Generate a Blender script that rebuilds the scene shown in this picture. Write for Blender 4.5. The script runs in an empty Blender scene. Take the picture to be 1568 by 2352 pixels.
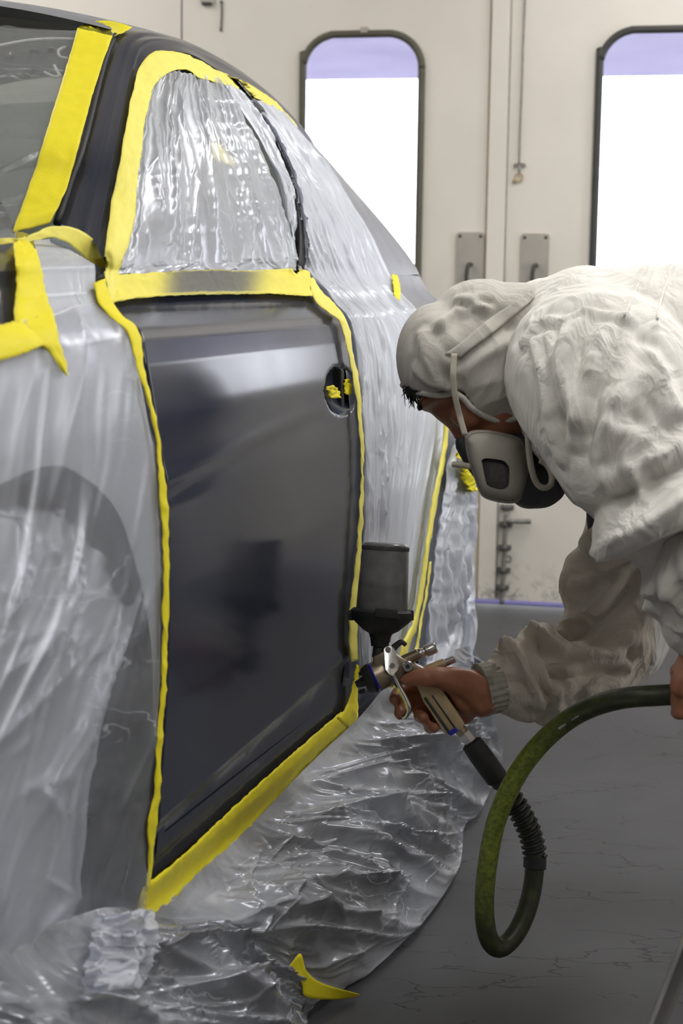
import bpy, bmesh, math, random
import numpy as np
from mathutils import Vector, Matrix
from mathutils.bvhtree import BVHTree

random.seed(4)
SC = bpy.context.scene
COL = SC.collection

# ------------------------------------------------------------------ camera
FPX = 3800.0
CAM = Vector((0, 0, 1.0))
TH = math.atan(534 / FPX)
RO = 0.0137
FWD = Vector((0, math.cos(TH), -math.sin(TH)))
_u = Vector((0, math.sin(TH), math.cos(TH)))
_r = Vector((1, 0, 0))
RGT = _r * math.cos(RO) + _u * math.sin(RO)
UPV = -_r * math.sin(RO) + _u * math.cos(RO)

cam_data = bpy.data.cameras.new('camera')
cam = bpy.data.objects.new('camera', cam_data)
COL.objects.link(cam)
m3 = Matrix((RGT, UPV, -FWD)).transposed()
cam.matrix_world = Matrix.Translation(CAM) @ m3.to_4x4()
cam_data.sensor_fit = 'VERTICAL'
cam_data.sensor_height = 36.0
cam_data.lens = FPX * 36.0 / 2352.0
cam_data.clip_start = 0.05
cam_data.dof.use_dof = True
cam_data.dof.focus_distance = 2.42
cam_data.dof.aperture_fstop = 7.0
SC.camera = cam

SC.view_settings.view_transform = 'Standard'
SC.view_settings.look = 'None'
SC.view_settings.exposure = 0.0
SC.view_settings.gamma = 1.0
SC.view_settings.use_curve_mapping = False
SC.cycles.transparent_max_bounces = 24
SC.cycles.max_bounces = 10
SC.cycles.sample_clamp_indirect = 6.0

# ------------------------------------------------------------------ daylight outside the booth
world = bpy.data.worlds.new('daylight')
SC.world = world
world.use_nodes = True
world.node_tree.nodes['Background'].inputs[0].default_value = (0.93, 0.95, 1.0, 1)
world.node_tree.nodes['Background'].inputs[1].default_value = 9.0

CEIL_LAMP = 12.5        # emission of the ceiling diffusers
CEIL_LAMP_FRONT = 7.5   # front row added as fill, dimmed to keep the near floor dark
SIDE_FILL = 12.0        # emission of the added side-wall fill panels

# ------------------------------------------------------------------ picture bearings -> points in the place
def ray(px, py):
    return FWD + RGT * ((px - 784) / FPX) + UPV * ((1176 - py) / FPX)
def at(px, py, d):
    return CAM + ray(px, py) * d
def onz(px, py, z):
    q = ray(px, py)
    return CAM + q * ((z - CAM.z) / q.z)

# room frame: X to the right along the back doors, Y into the depth
WF = onz(1136, 1388, 0)
PSI = math.radians(12.0)
WX = Vector((math.cos(PSI), -math.sin(PSI), 0))
WY = Vector((math.sin(PSI), math.cos(PSI), 0))
Z = Vector((0, 0, 1))
def room(x, y, z):
    return WF + WX * x + WY * y + Z * z
def wallpt(px, py):
    q = ray(px, py)
    p = CAM + q * ((WF - CAM).dot(WY) / q.dot(WY))
    return ((p - WF).dot(WX), p.z)

# car frame: s rearward, n outward, z up
_A = onz(335, 2050, 0.3); _C = onz(815, 1640, 0.3)
CA = (_C - _A).normalized()
CO = Vector((CA.y, -CA.x, 0))
CB = _A + CO * 0.022; CB.z = 0
def car(s, n, z):
    return CB + CA * s + CO * n + Z * z
def carpx(px, py, n):
    q = ray(px, py)
    t = (n - (CAM - CB).dot(CO)) / q.dot(CO)
    return CAM + q * t

# ------------------------------------------------------------------ materials
def new_mat(name):
    m = bpy.data.materials.new(name); m.use_nodes = True
    nt = m.node_tree; nt.nodes.clear()
    out = nt.nodes.new('ShaderNodeOutputMaterial')
    return m, nt, out
def N(nt, t, **kw):
    n = nt.nodes.new(t)
    for k, v in kw.items(): setattr(n, k, v)
    return n
def ramp(nt, src, stops):
    r = N(nt, 'ShaderNodeValToRGB')
    e = r.color_ramp.elements
    while len(e) < len(stops): e.new(0.5)
    for i, (p, c) in enumerate(stops):
        e[i].position = p
        e[i].color = (c, c, c, 1) if isinstance(c, (int, float)) else (*c, 1)
    nt.links.new(src, r.inputs[0])
    return r.outputs[0]
def coords(nt, kind='Object', scale=(1, 1, 1), rot=(0, 0, 0)):
    tc = N(nt, 'ShaderNodeTexCoord'); mp = N(nt, 'ShaderNodeMapping')
    mp.inputs['Scale'].default_value = scale; mp.inputs['Rotation'].default_value = rot
    nt.links.new(tc.outputs[kind], mp.inputs[0])
    return mp.outputs[0]
def noise_tex(nt, vec, scale, detail=4, rough=0.55, dist=0.0):
    n = N(nt, 'ShaderNodeTexNoise')
    n.inputs['Scale'].default_value = scale; n.inputs['Detail'].default_value = detail
    n.inputs['Roughness'].default_value = rough; n.inputs['Distortion'].default_value = dist
    nt.links.new(vec, n.inputs['Vector'])
    return n.outputs[0]
def principled(name, col, rough=0.5, metal=0.0, var=0.12, vscale=20.0, bump=0.0, bscale=120.0, spec=0.5, coat=0.0, kind='Object', stretch=(1, 1, 1), col2=None, sub=0.0, wrinkle=0.0):
    m, nt, out = new_mat(name)
    b = N(nt, 'ShaderNodeBsdfPrincipled')
    nt.links.new(b.outputs[0], out.inputs[0])
    v = coords(nt, kind, stretch)
    nz = noise_tex(nt, v, vscale)
    c1 = tuple(max(0, x * (1 - var)) for x in col)
    c2 = col2 or tuple(min(1, x * (1 + var)) for x in col)
    nt.links.new(ramp(nt, nz, [(0.3, c1), (0.7, c2)]), b.inputs['Base Color'])
    b.inputs['Roughness'].default_value = rough
    b.inputs['Metallic'].default_value = metal
    b.inputs['Specular IOR Level'].default_value = spec
    b.inputs['Coat Weight'].default_value = coat
    if sub: b.inputs['Subsurface Weight'].default_value = sub; b.inputs['Subsurface Radius'].default_value = (0.01, 0.004, 0.002)
    if bump:
        bn = N(nt, 'ShaderNodeBump'); bn.inputs['Strength'].default_value = bump; bn.inputs['Distance'].default_value = 0.004
        nt.links.new(noise_tex(nt, v, bscale), bn.inputs['Height'])
        nt.links.new(bn.outputs[0], b.inputs['Normal'])
        if wrinkle:      # soft creases of worn cotton
            b2 = N(nt, 'ShaderNodeBump'); b2.inputs['Strength'].default_value = wrinkle; b2.inputs['Distance'].default_value = 0.012
            nw = noise_tex(nt, coords(nt, kind, (1.0, 1.0, 0.6), (0.3, 0.5, 0.2)), 11, 3, 0.45, 1.6)
            sb_ = N(nt, 'ShaderNodeMath', operation='SUBTRACT'); nt.links.new(nw, sb_.inputs[0]); sb_.inputs[1].default_value = 0.5
            ab_ = N(nt, 'ShaderNodeMath', operation='ABSOLUTE'); nt.links.new(sb_.outputs[0], ab_.inputs[0])
            nt.links.new(ramp(nt, ab_.outputs[0], [(0.0, 1.0), (0.16, 0.0)]), b2.inputs['Height'])
            nt.links.new(bn.outputs[0], b2.inputs['Normal']); nt.links.new(b2.outputs[0], b.inputs['Normal'])
    return m
def emission(name, col, st):
    m, nt, out = new_mat(name)
    e = N(nt, 'ShaderNodeEmission'); e.inputs[0].default_value = (*col, 1); e.inputs[1].default_value = st
    nt.links.new(e.outputs[0], out.inputs[0])
    return m

M = {}
def wall_material(name, dirt):
    m, nt, out = new_mat(name)
    b = N(nt, 'ShaderNodeBsdfPrincipled'); nt.links.new(b.outputs[0], out.inputs[0])
    v = coords(nt)
    base = ramp(nt, noise_tex(nt, v, 2.5, 5), [(0.3, (0.66, 0.62, 0.555)), (0.7, (0.73, 0.69, 0.62))])
    # scuffs and grime that gather just above the floor
    sp = N(nt, 'ShaderNodeSeparateXYZ'); nt.links.new(v, sp.inputs[0])
    hgt = ramp(nt, sp.outputs[2], [(0.0, 1.0), (0.16, 0.0)])
    dn = ramp(nt, noise_tex(nt, v, 22, 8, 0.7, 1.2), [(0.5, 0.0), (0.66, 1.0)])
    mul = N(nt, 'ShaderNodeMath', operation='MULTIPLY'); nt.links.new(hgt, mul.inputs[0]); nt.links.new(dn, mul.inputs[1])
    mul2 = N(nt, 'ShaderNodeMath', operation='MULTIPLY'); nt.links.new(mul.outputs[0], mul2.inputs[0]); mul2.inputs[1].default_value = dirt
    mx = N(nt, 'ShaderNodeMix', data_type='RGBA')
    nt.links.new(mul2.outputs[0], mx.inputs[0]); nt.links.new(base, mx.inputs[6]); mx.inputs[7].default_value = (0.09, 0.085, 0.07, 1)
    nt.links.new(mx.outputs[2], b.inputs['Base Color'])
    b.inputs['Roughness'].default_value = 0.45
    return m
M['wall'] = wall_material('white enamelled steel', 0.85)

def floor_material():
    m, nt, out = new_mat('cracked grey floor paint')
    b = N(nt, 'ShaderNodeBsdfPrincipled'); nt.links.new(b.outputs[0], out.inputs[0])
    v = coords(nt, 'Object', (1, 1, 1), (0, 0, -PSI))
    base = ramp(nt, noise_tex(nt, v, 3.5, 7, 0.65), [(0.3, (0.047, 0.047, 0.050)), (0.7, (0.067, 0.067, 0.071))])
    vs = coords(nt, 'Object', (3.0, 9.0, 1.0), (0, 0, -PSI))
    nd = N(nt, 'ShaderNodeTexNoise'); nd.inputs['Scale'].default_value = 3.0; nd.inputs['Detail'].default_value = 6
    nt.links.new(vs, nd.inputs['Vector'])
    add = N(nt, 'ShaderNodeVectorMath', operation='MULTIPLY_ADD')
    nt.links.new(nd.outputs[1], add.inputs[0]); add.inputs[1].default_value = (0.55, 0.55, 0.5); nt.links.new(vs, add.inputs[2])
    vo = N(nt, 'ShaderNodeTexVoronoi', feature='DISTANCE_TO_EDGE'); vo.inputs['Scale'].default_value = 1.9
    nt.links.new(add.outputs[0], vo.inputs['Vector'])
    crack = ramp(nt, vo.outputs[0], [(0.0, 1.0), (0.022, 0.0)])
    msk = ramp(nt, noise_tex(nt, vs, 1.3, 3), [(0.47, 0.0), (0.56, 1.0)])
    mu = N(nt, 'ShaderNodeMath', operation='MULTIPLY'); nt.links.new(crack, mu.inputs[0]); nt.links.new(msk, mu.inputs[1])
    mx = N(nt, 'ShaderNodeMix', data_type='RGBA'); nt.links.new(mu.outputs[0], mx.inputs[0]); nt.links.new(base, mx.inputs[6])
    mx.inputs[7].default_value = (0.012, 0.012, 0.013, 1)
    nt.links.new(mx.outputs[2], b.inputs['Base Color'])
    b.inputs['Roughness'].default_value = 0.62
    bn = N(nt, 'ShaderNodeBump'); bn.inputs['Strength'].default_value = 0.5; bn.inputs['Distance'].default_value = 0.003; bn.invert = True
    nt.links.new(mu.outputs[0], bn.inputs['Height']); nt.links.new(bn.outputs[0], b.inputs['Normal'])
    return m
M['floor'] = floor_material()

def film_material(name, lo, hi, sc=(1, 1, 1), rot=0.0, scale=14.0, bump=0.5, tint=(0.86, 0.885, 0.94), rough=0.25, gloss=1.0, streak=0.6):
    """thin clear film: see-through, milky where it doubles up, white streaks painted in as highlights, with a sheen"""
    m, nt, out = new_mat(name)
    v = coords(nt, 'UV', sc, (0, 0, rot))
    n1 = noise_tex(nt, v, scale * 0.3, 6, 0.6, 0.8)
    fac = ramp(nt, n1, [(0.34, lo), (0.66, hi)])
    n2 = noise_tex(nt, v, scale * 1.6, 3, 0.5, 0.6)
    sub = N(nt, 'ShaderNodeMath', operation='SUBTRACT'); nt.links.new(n2, sub.inputs[0]); sub.inputs[1].default_value = 0.5
    ab = N(nt, 'ShaderNodeMath', operation='ABSOLUTE'); nt.links.new(sub.outputs[0], ab.inputs[0])
    line = ramp(nt, ab.outputs[0], [(0.0, 1.0), (0.03, 0.0)])
    where = ramp(nt, noise_tex(nt, v, scale * 0.55, 3), [(0.48, 0.0), (0.62, streak)])  # scattered white lines painted in place of fold highlights
    st = N(nt, 'ShaderNodeMath', operation='MULTIPLY'); nt.links.new(line, st.inputs[0]); nt.links.new(where, st.inputs[1])
    mxm = N(nt, 'ShaderNodeMath', operation='MAXIMUM'); nt.links.new(fac, mxm.inputs[0]); nt.links.new(st.outputs[0], mxm.inputs[1])
    bn = N(nt, 'ShaderNodeBump'); bn.inputs['Strength'].default_value = bump; bn.inputs['Distance'].default_value = 0.004
    nt.links.new(noise_tex(nt, v, scale * 1.2, 4, 0.5, 0.4), bn.inputs['Height'])
    tr = N(nt, 'ShaderNodeBsdfTransparent'); tr.inputs[0].default_value = (0.96, 0.96, 0.97, 1)
    df = N(nt, 'ShaderNodeBsdfDiffuse'); df.inputs[0].default_value = (*tint, 1)
    tl = N(nt, 'ShaderNodeBsdfTranslucent'); tl.inputs[0].default_value = (*tint, 1)
    md = N(nt, 'ShaderNodeMixShader'); md.inputs[0].default_value = 0.4
    nt.links.new(df.outputs[0], md.inputs[1]); nt.links.new(tl.outputs[0], md.inputs[2])
    m1 = N(nt, 'ShaderNodeMixShader'); nt.links.new(mxm.outputs[0], m1.inputs[0]); nt.links.new(tr.outputs[0], m1.inputs[1]); nt.links.new(md.outputs[0], m1.inputs[2])
    gl = N(nt, 'ShaderNodeBsdfGlossy'); gl.inputs['Roughness'].default_value = rough; gl.inputs[0].default_value = (0.95, 0.96, 1, 1)
    nt.links.new(bn.outputs[0], gl.inputs['Normal'])
    fr = N(nt, 'ShaderNodeFresnel'); fr.inputs[0].default_value = 1.45; nt.links.new(bn.outputs[0], fr.inputs['Normal'])
    mf = N(nt, 'ShaderNodeMath', operation='MULTIPLY'); nt.links.new(fr.outputs[0], mf.inputs[0]); mf.inputs[1].default_value = gloss; mf.use_clamp = True
    m2 = N(nt, 'ShaderNodeMixShader'); nt.links.new(mf.outputs[0], m2.inputs[0]); nt.links.new(m1.outputs[0], m2.inputs[1]); nt.links.new(gl.outputs[0], m2.inputs[2])
    nt.links.new(m2.outputs[0], out.inputs[0])
    return m

def tape_material(name, col, spray=False):
    m, nt, out = new_mat(name)
    b = N(nt, 'ShaderNodeBsdfPrincipled')
    v = coords(nt)
    base = ramp(nt, noise_tex(nt, v, 30, 4), [(0.3, tuple(c * 0.93 for c in col)), (0.7, col)])
    if spray:      # primer mist that settled on the paper
        at_ = N(nt, 'ShaderNodeAttribute', attribute_name='spray')
        mx = N(nt, 'ShaderNodeMix', data_type='RGBA'); nt.links.new(at_.outputs['Fac'], mx.inputs[0]); nt.links.new(base, mx.inputs[6])
        mx.inputs[7].default_value = (0.13, 0.13, 0.135, 1); base = mx.outputs[2]
    nt.links.new(base, b.inputs['Base Color']); b.inputs['Roughness'].default_value = 0.55
    b.inputs['Specular IOR Level'].default_value = 0.25
    bn = N(nt, 'ShaderNodeBump'); bn.inputs['Strength'].default_value = 0.25; bn.inputs['Distance'].default_value = 0.002
    nt.links.new(noise_tex(nt, v, 260, 3), bn.inputs['Height']); nt.links.new(bn.outputs[0], b.inputs['Normal'])
    tl = N(nt, 'ShaderNodeBsdfTranslucent'); nt.links.new(base, tl.inputs[0])
    mx2 = N(nt, 'ShaderNodeMixShader'); mx2.inputs[0].default_value = 0.18
    nt.links.new(b.outputs[0], mx2.inputs[1]); nt.links.new(tl.outputs[0], mx2.inputs[2])
    nt.links.new(mx2.outputs[0], out.inputs[0])
    return m
M['tape'] = tape_material('yellow masking paper', (0.92, 0.80, 0.03))
M['tape_pale'] = tape_material('pale yellow masking paper', (0.93, 0.84, 0.18))
M['tape_spray'] = tape_material('yellow masking paper with grey overspray', (0.92, 0.82, 0.13), True)

M['film_window'] = film_material('crumpled window film', 0.16, 0.38, (1.6, 0.35, 1), 0.12, 16, 0.15, gloss=0.38, rough=0.3)
M['film_quarter'] = film_material('pleated quarter film', 0.48, 0.74, (2.6, 0.22, 1), 0.05, 12, 0.25, gloss=0.5, rough=0.3)
M['film_bumper'] = film_material('pleated bumper film', 0.50, 0.80, (1.8, 0.3, 1), -0.1, 10, 0.25, gloss=0.5, rough=0.3)
M['film_skirt'] = film_material('loose floor film', 0.10, 0.64, (1.0, 0.6, 1), 0.6, 11, 0.3, rough=0.16, gloss=1.3, streak=0.85)
M['film_fender'] = film_material('stretched fender film', 0.06, 0.16, (0.35, 1.8, 1), 0.75, 10, 0.15, gloss=0.2, rough=0.35, streak=0.35)
M['film_wheel'] = film_material('bunched wheel film', 0.38, 0.66, (0.6, 1.5, 1), 0.6, 8, 0.25, gloss=0.5, rough=0.3)
M['film_glass'] = film_material('stretched windscreen film', 0.05, 0.13, (0.4, 1.8, 1), 0.8, 14, 0.2, tint=(0.75, 0.8, 0.77), gloss=0.4, streak=0.35)
M['film_liner'] = film_material('inner fender film', 0.30, 0.44, (0.5, 1.5, 1), 0.75, 10, 0.15, gloss=0.3, rough=0.35, streak=0.3)
M['film_cowl'] = film_material('cowl film', 0.36, 0.48, (1, 1, 1), 0.4, 12, 0.2, gloss=0.4, rough=0.35)

def paint_material():
    m, nt, out = new_mat('satin midnight basecoat')
    b = N(nt, 'ShaderNodeBsdfPrincipled'); nt.links.new(b.outputs[0], out.inputs[0])
    v = coords(nt)
    base = ramp(nt, noise_tex(nt, v, 3.0, 3), [(0.3, (0.023, 0.027, 0.044)), (0.7, (0.029, 0.034, 0.054))])
    nt.links.new(base, b.inputs['Base Color'])
    b.inputs['Metallic'].default_value = 0.0
    nt.links.new(ramp(nt, noise_tex(nt, v, 6, 4), [(0.3, 0.15), (0.7, 0.19)]), b.inputs['Roughness'])
    b.inputs['Specular IOR Level'].default_value = 0.55
    return m
M['paint'] = paint_material()
M['primer'] = principled('grey primed panel', (0.20, 0.205, 0.225), 0.45)
M['rubber'] = principled('black rubber', (0.018, 0.018, 0.018), 0.6)
M['dark'] = principled('dark plastic', (0.02, 0.02, 0.022), 0.45)
M['rim'] = principled('alloy', (0.35, 0.36, 0.37), 0.35, 0.8)
M['gasket'] = principled('olive rubber gasket', (0.085, 0.078, 0.055), 0.6)
M['gasket2'] = principled('dark grey rubber gasket', (0.045, 0.045, 0.04), 0.6)
M['plate'] = principled('dull zinc plate', (0.40, 0.375, 0.33), 0.5, 0.15, 0.12, 9)
M['zinc'] = principled('worn zinc', (0.27, 0.26, 0.24), 0.45, 0.5, 0.3, 60)
M['darkmetal'] = principled('grimy dark steel', (0.06, 0.06, 0.055), 0.5, 0.4)
M['stain'] = principled('rust stain', (0.42, 0.33, 0.2), 0.7)
M['seat'] = principled('charcoal upholstery', (0.03, 0.03, 0.033), 0.8)
M['cloth'] = principled('white cotton coverall', (0.72, 0.695, 0.65), 0.85, 0, 0.05, 14, 0.18, 420, spec=0.2, wrinkle=0.35)
M['cloth_hood'] = principled('off-white cotton hood', (0.53, 0.505, 0.46), 0.88, 0, 0.06, 18, 0.2, 420, spec=0.2, wrinkle=0.25)
M['cloth_tan'] = principled('tan sleeve cotton', (0.60, 0.54, 0.46), 0.88, 0, 0.1, 9, 0.2, 420, spec=0.2, wrinkle=0.35)
M['cuff'] = principled('ribbed knit cuff', (0.33, 0.31, 0.26), 0.9, 0, 0.35, 45)
M['shirt'] = principled('dark grey shirt', (0.10, 0.10, 0.10), 0.9)
M['skin'] = principled('brown skin', (0.33, 0.135, 0.075), 0.45, 0, 0.14, 30, 0.12, 350, spec=0.4, sub=0.06)
M['hair'] = principled('black hair', (0.012, 0.01, 0.01), 0.55)
M['mask'] = principled('warm grey mask plastic', (0.30, 0.275, 0.235), 0.55)
M['mask_dark'] = principled('dark grey silicone', (0.05, 0.05, 0.055), 0.45)
M['grille'] = principled('charcoal filter', (0.075, 0.07, 0.07), 0.8, 0, 0.2, 250)
M['elastic'] = principled('cream elastic', (0.5, 0.46, 0.38), 0.8)
M['gun'] = principled('bronze gun metal', (0.34, 0.28, 0.2), 0.35, 0.75, 0.15, 60)
M['gun_tan'] = principled('tan anodised grip', (0.55, 0.42, 0.25), 0.42, 0.4, 0.1, 60)
M['chrome'] = principled('bright chrome', (0.85, 0.84, 0.83), 0.12, 1.0, 0.03)
M['steel'] = principled('brushed steel', (0.5, 0.48, 0.46), 0.28, 0.9, 0.1)
M['blue'] = principled('blue ring', (0.03, 0.03, 0.42), 0.35)
M['trigger'] = principled('polished trigger plate', (0.92, 0.90, 0.88), 0.25, 0.9, 0.03)
M['trouser'] = M['cloth']
M['shoe'] = principled('black work shoe', (0.02, 0.02, 0.02), 0.5)
M['asphalt'] = principled('yard concrete', (0.13, 0.12, 0.22), 0.9, spec=0.0)
def canopy_material():
    m, nt, out = new_mat('lavender canopy sheet')
    tl = N(nt, 'ShaderNodeBsdfTranslucent'); df = N(nt, 'ShaderNodeBsdfDiffuse'); df.inputs[0].default_value = (0.5, 0.48, 0.58, 1)
    nt.links.new(ramp(nt, noise_tex(nt, coords(nt), 1.5, 4), [(0.3, (0.085, 0.08, 0.105)), (0.7, (0.115, 0.11, 0.135))]), tl.inputs[0])
    ad = N(nt, 'ShaderNodeMixShader'); ad.inputs[0].default_value = 0.4
    nt.links.new(tl.outputs[0], ad.inputs[1]); nt.links.new(df.outputs[0], ad.inputs[2]); nt.links.new(ad.outputs[0], out.inputs[0])
    return m
M['canopy'] = canopy_material()
M['lamp'] = emission('ceiling diffuser', (1.0, 0.99, 0.97), CEIL_LAMP)
M['lamp_front'] = emission('dimmed ceiling diffuser', (1.0, 0.99, 0.97), CEIL_LAMP_FRONT)
M['fill_side'] = emission('added side fill', (0.95, 0.97, 1.0), SIDE_FILL)

def cup_material():
    m, nt, out = new_mat('smoky translucent cup')
    b = N(nt, 'ShaderNodeBsdfPrincipled')
    v = coords(nt)
    nt.links.new(ramp(nt, noise_tex(nt, v, 40, 5), [(0.3, (0.16, 0.16, 0.155)), (0.7, (0.25, 0.245, 0.235))]), b.inputs['Base Color'])
    b.inputs['Roughness'].default_value = 0.2
    tr = N(nt, 'ShaderNodeBsdfTransparent'); tr.inputs[0].default_value = (0.8, 0.8, 0.8, 1)
    mx = N(nt, 'ShaderNodeMixShader'); mx.inputs[0].default_value = 0.28
    nt.links.new(b.outputs[0], mx.inputs[1]); nt.links.new(tr.outputs[0], mx.inputs[2]); nt.links.new(mx.outputs[0], out.inputs[0])
    return m
M['cup'] = cup_material()
M['cup_paint'] = principled('grey paint in the cup', (0.028, 0.028, 0.032), 0.4)

def hose_material():
    m, nt, out = new_mat('green air hose with dark overspray')
    b = N(nt, 'ShaderNodeBsdfPrincipled'); nt.links.new(b.outputs[0], out.inputs[0])
    v = coords(nt)
    fine = ramp(nt, noise_tex(nt, v, 160, 4, 0.7), [(0.3, (0.06, 0.085, 0.012)), (0.7, (0.30, 0.36, 0.05))])
    big = ramp(nt, noise_tex(nt, v, 5.0, 2), [(0.40, 0.0), (0.56, 1.0)])
    at_ = N(nt, 'ShaderNodeAttribute', attribute_name='spray')
    mx = N(nt, 'ShaderNodeMix', data_type='RGBA'); nt.links.new(at_.outputs['Fac'], mx.inputs[0]); nt.links.new(fine, mx.inputs[6])
    mx.inputs[7].default_value = (0.03, 0.032, 0.018, 1)
    nt.links.new(mx.outputs[2], b.inputs['Base Color']); b.inputs['Roughness'].default_value = 0.42
    return m
M['hose'] = hose_material()

def glass_material(name, tint=(1, 1, 1), fac=0.06):
    m, nt, out = new_mat(name)
    tr = N(nt, 'ShaderNodeBsdfTransparent'); tr.inputs[0].default_value = (*tint, 1)
    gl = N(nt, 'ShaderNodeBsdfGlossy'); gl.inputs['Roughness'].default_value = 0.03
    v = coords(nt); nz = ramp(nt, noise_tex(nt, v, 5, 3), [(0.3, fac * 0.8), (0.7, fac * 1.2)])
    mx = N(nt, 'ShaderNodeMixShader'); nt.links.new(nz, mx.inputs[0]); nt.links.new(tr.outputs[0], mx.inputs[1]); nt.links.new(gl.outputs[0], mx.inputs[2])
    nt.links.new(mx.outputs[0], out.inputs[0])
    return m
M['glass'] = glass_material('booth pane', (0.98, 0.98, 1.0))
M['autoglass'] = glass_material('tinted car glass', (0.42, 0.47, 0.45), 0.1)

# ------------------------------------------------------------------ object helpers
def link(name, me, mat=None, parent=None, smooth=True):
    o = bpy.data.objects.new(name, me); COL.objects.link(o)
    if mat is not None: me.materials.append(mat)
    if smooth: me.shade_smooth()
    if parent is not None:
        o.parent = parent
        o.matrix_parent_inverse = Matrix.Translation(parent.location).inverted() if parent.type == 'EMPTY' else Matrix()
    return o
def mesh(name, vs, fs, mat=None, parent=None, smooth=True):
    me = bpy.data.meshes.new(name); me.from_pydata([tuple(v) for v in vs], [], fs); me.update()
    return link(name, me, mat, parent, smooth)
def empty(name, loc, label=None, cat=None, group=None):
    o = bpy.data.objects.new(name, None); COL.objects.link(o); o.location = loc; o.empty_display_size = 0.05
    return tag(o, label, cat, group)
def tag(o, label=None, cat=None, group=None, kind=None):
    if label: o['label'] = label
    if cat: o['category'] = cat
    if group: o['group'] = group
    if kind: o['kind'] = kind
    return o
def from_bm(name, bm, mat, parent=None, smooth=True):
    bmesh.ops.recalc_face_normals(bm, faces=bm.faces)
    me = bpy.data.meshes.new(name); bm.to_mesh(me); bm.free()
    return link(name, me, mat, parent, smooth)
def auto_smooth(o, ang=35):
    me = o.data
    bm = bmesh.new(); bm.from_mesh(me)
    for e in bm.edges:
        if len(e.link_faces) == 2 and e.calc_face_angle(0) > math.radians(ang): e.smooth = False
    bm.to_mesh(me); bm.free(); me.shade_smooth() if False else None
    return o
def solid(o, th, off=0.0):
    md = o.modifiers.new('thickness', 'SOLIDIFY'); md.thickness = th; md.offset = off
    return o
def bevel(o, w, seg=2):
    md = o.modifiers.new('edge', 'BEVEL'); md.width = w; md.segments = seg; md.limit_method = 'ANGLE'; md.angle_limit = math.radians(40)
    return o
def box_room(name, x0, x1, y0, y1, z0, z1, mat, parent=None):
    vs = [room(x, y, z) for z in (z0, z1) for y in (y0, y1) for x in (x0, x1)]
    fs = [(0, 2, 3, 1), (4, 5, 7, 6), (0, 1, 5, 4), (2, 6, 7, 3), (0, 4, 6, 2), (1, 3, 7, 5)]
    return mesh(name, vs, fs, mat, parent, False)
def resample(poly, n, smooth=True):
    P = np.array([[*p] for p in poly], float)
    if smooth and len(P) > 2:
        Q = []
        for i in range(len(P) - 1):
            p0 = P[max(i - 1, 0)]; p1 = P[i]; p2 = P[i + 1]; p3 = P[min(i + 2, len(P) - 1)]
            for t in np.linspace(0, 1, 12, endpoint=False):
                Q.append(0.5 * (2 * p1 + (p2 - p0) * t + (2 * p0 - 5 * p1 + 4 * p2 - p3) * t * t + (3 * p1 - p0 - 3 * p2 + p3) * t ** 3))
        Q.append(P[-1]); P = np.array(Q)
    dl = np.r_[0, np.cumsum(np.linalg.norm(np.diff(P[:, :min(3, P.shape[1])], axis=0), axis=1))]
    t = np.linspace(0, dl[-1], n)
    return np.stack([np.interp(t, dl, P[:, k]) for k in range(P.shape[1])], 1)
def perlin(x, y, seed=0):
    x = np.asarray(x, float); y = np.asarray(y, float)
    xi = np.floor(x).astype(np.int64); yi = np.floor(y).astype(np.int64); xf = x - xi; yf = y - yi
    def g(ix, iy):
        h = (ix * 374761393 + iy * 668265263 + seed * 974711) & 0xffffffff
        h = ((h ^ (h >> 13)) * 1274126177) & 0xffffffff
        a = (h ^ (h >> 16)) / 4294967296.0 * 2 * math.pi
        return np.cos(a), np.sin(a)
    f = lambda t: t * t * t * (t * (t * 6 - 15) + 10)
    def dot(ix, iy, dx, dy):
        a, b = g(ix, iy); return a * dx + b * dy
    n00 = dot(xi, yi, xf, yf); n10 = dot(xi + 1, yi, xf - 1, yf); n01 = dot(xi, yi + 1, xf, yf - 1); n11 = dot(xi + 1, yi + 1, xf - 1, yf - 1)
    u = f(xf); v = f(yf)
    return (n00 * (1 - u) + n10 * u) * (1 - v) + (n01 * (1 - u) + n11 * u) * v * 1.0
def folds(U, V, specs, seed):
    h = np.zeros_like(U)
    for k, (ang, wl, stretch, amp, sharp) in enumerate(specs):
        a = math.radians(ang); c, s = math.cos(a), math.sin(a)
        along = (U * c + V * s); across = (-U * s + V * c)
        w = perlin(along / (wl * stretch * 1.7), across / (wl * 3.1), seed + 31 * k) * wl * 0.9
        n = perlin(along / (wl * stretch), (across + w) / wl, seed + 7 * k)
        r = np.clip(1 - np.abs(n) * 2.2, 0, 1) ** sharp
        h += amp * r
    return h
def creases(U, V, specs, seed):
    """long sharp pleats: (mean angle, spread, count, min length, max length, width, height)"""
    rg = np.random.default_rng(seed); h = np.zeros_like(U)
    u0, u1, v0, v1 = U.min(), U.max(), V.min(), V.max()
    for ang, spread, count, l0, l1, w, amp in specs:
        for _ in range(count):
            a = math.radians(ang + rg.normal() * spread); L = rg.uniform(l0, l1); ww = w * rg.uniform(0.6, 1.5); aa = amp * rg.uniform(0.35, 1.25)
            cu, cv = rg.uniform(u0, u1), rg.uniform(v0, v1); c, s = math.cos(a), math.sin(a); bend = rg.normal() * 0.22 / L
            R = L / 2 + 8 * ww
            jm = np.abs(V - cv).min(1) < R; im = np.abs(U - cu).min(0) < R
            if not jm.any() or not im.any(): continue
            sl = np.ix_(np.where(jm)[0], np.where(im)[0]); X, Y = U[sl] - cu, V[sl] - cv
            al = X * c + Y * s; ac = -X * s + Y * c - bend * al * al
            env = np.clip(1 - (np.abs(al) / (L / 2)) ** 2, 0, 1)
            side = np.where(ac > 0, 1.0, 1.9)
            h[sl] += aa * env * np.exp(-np.abs(ac) * side / ww)
    return h
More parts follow.
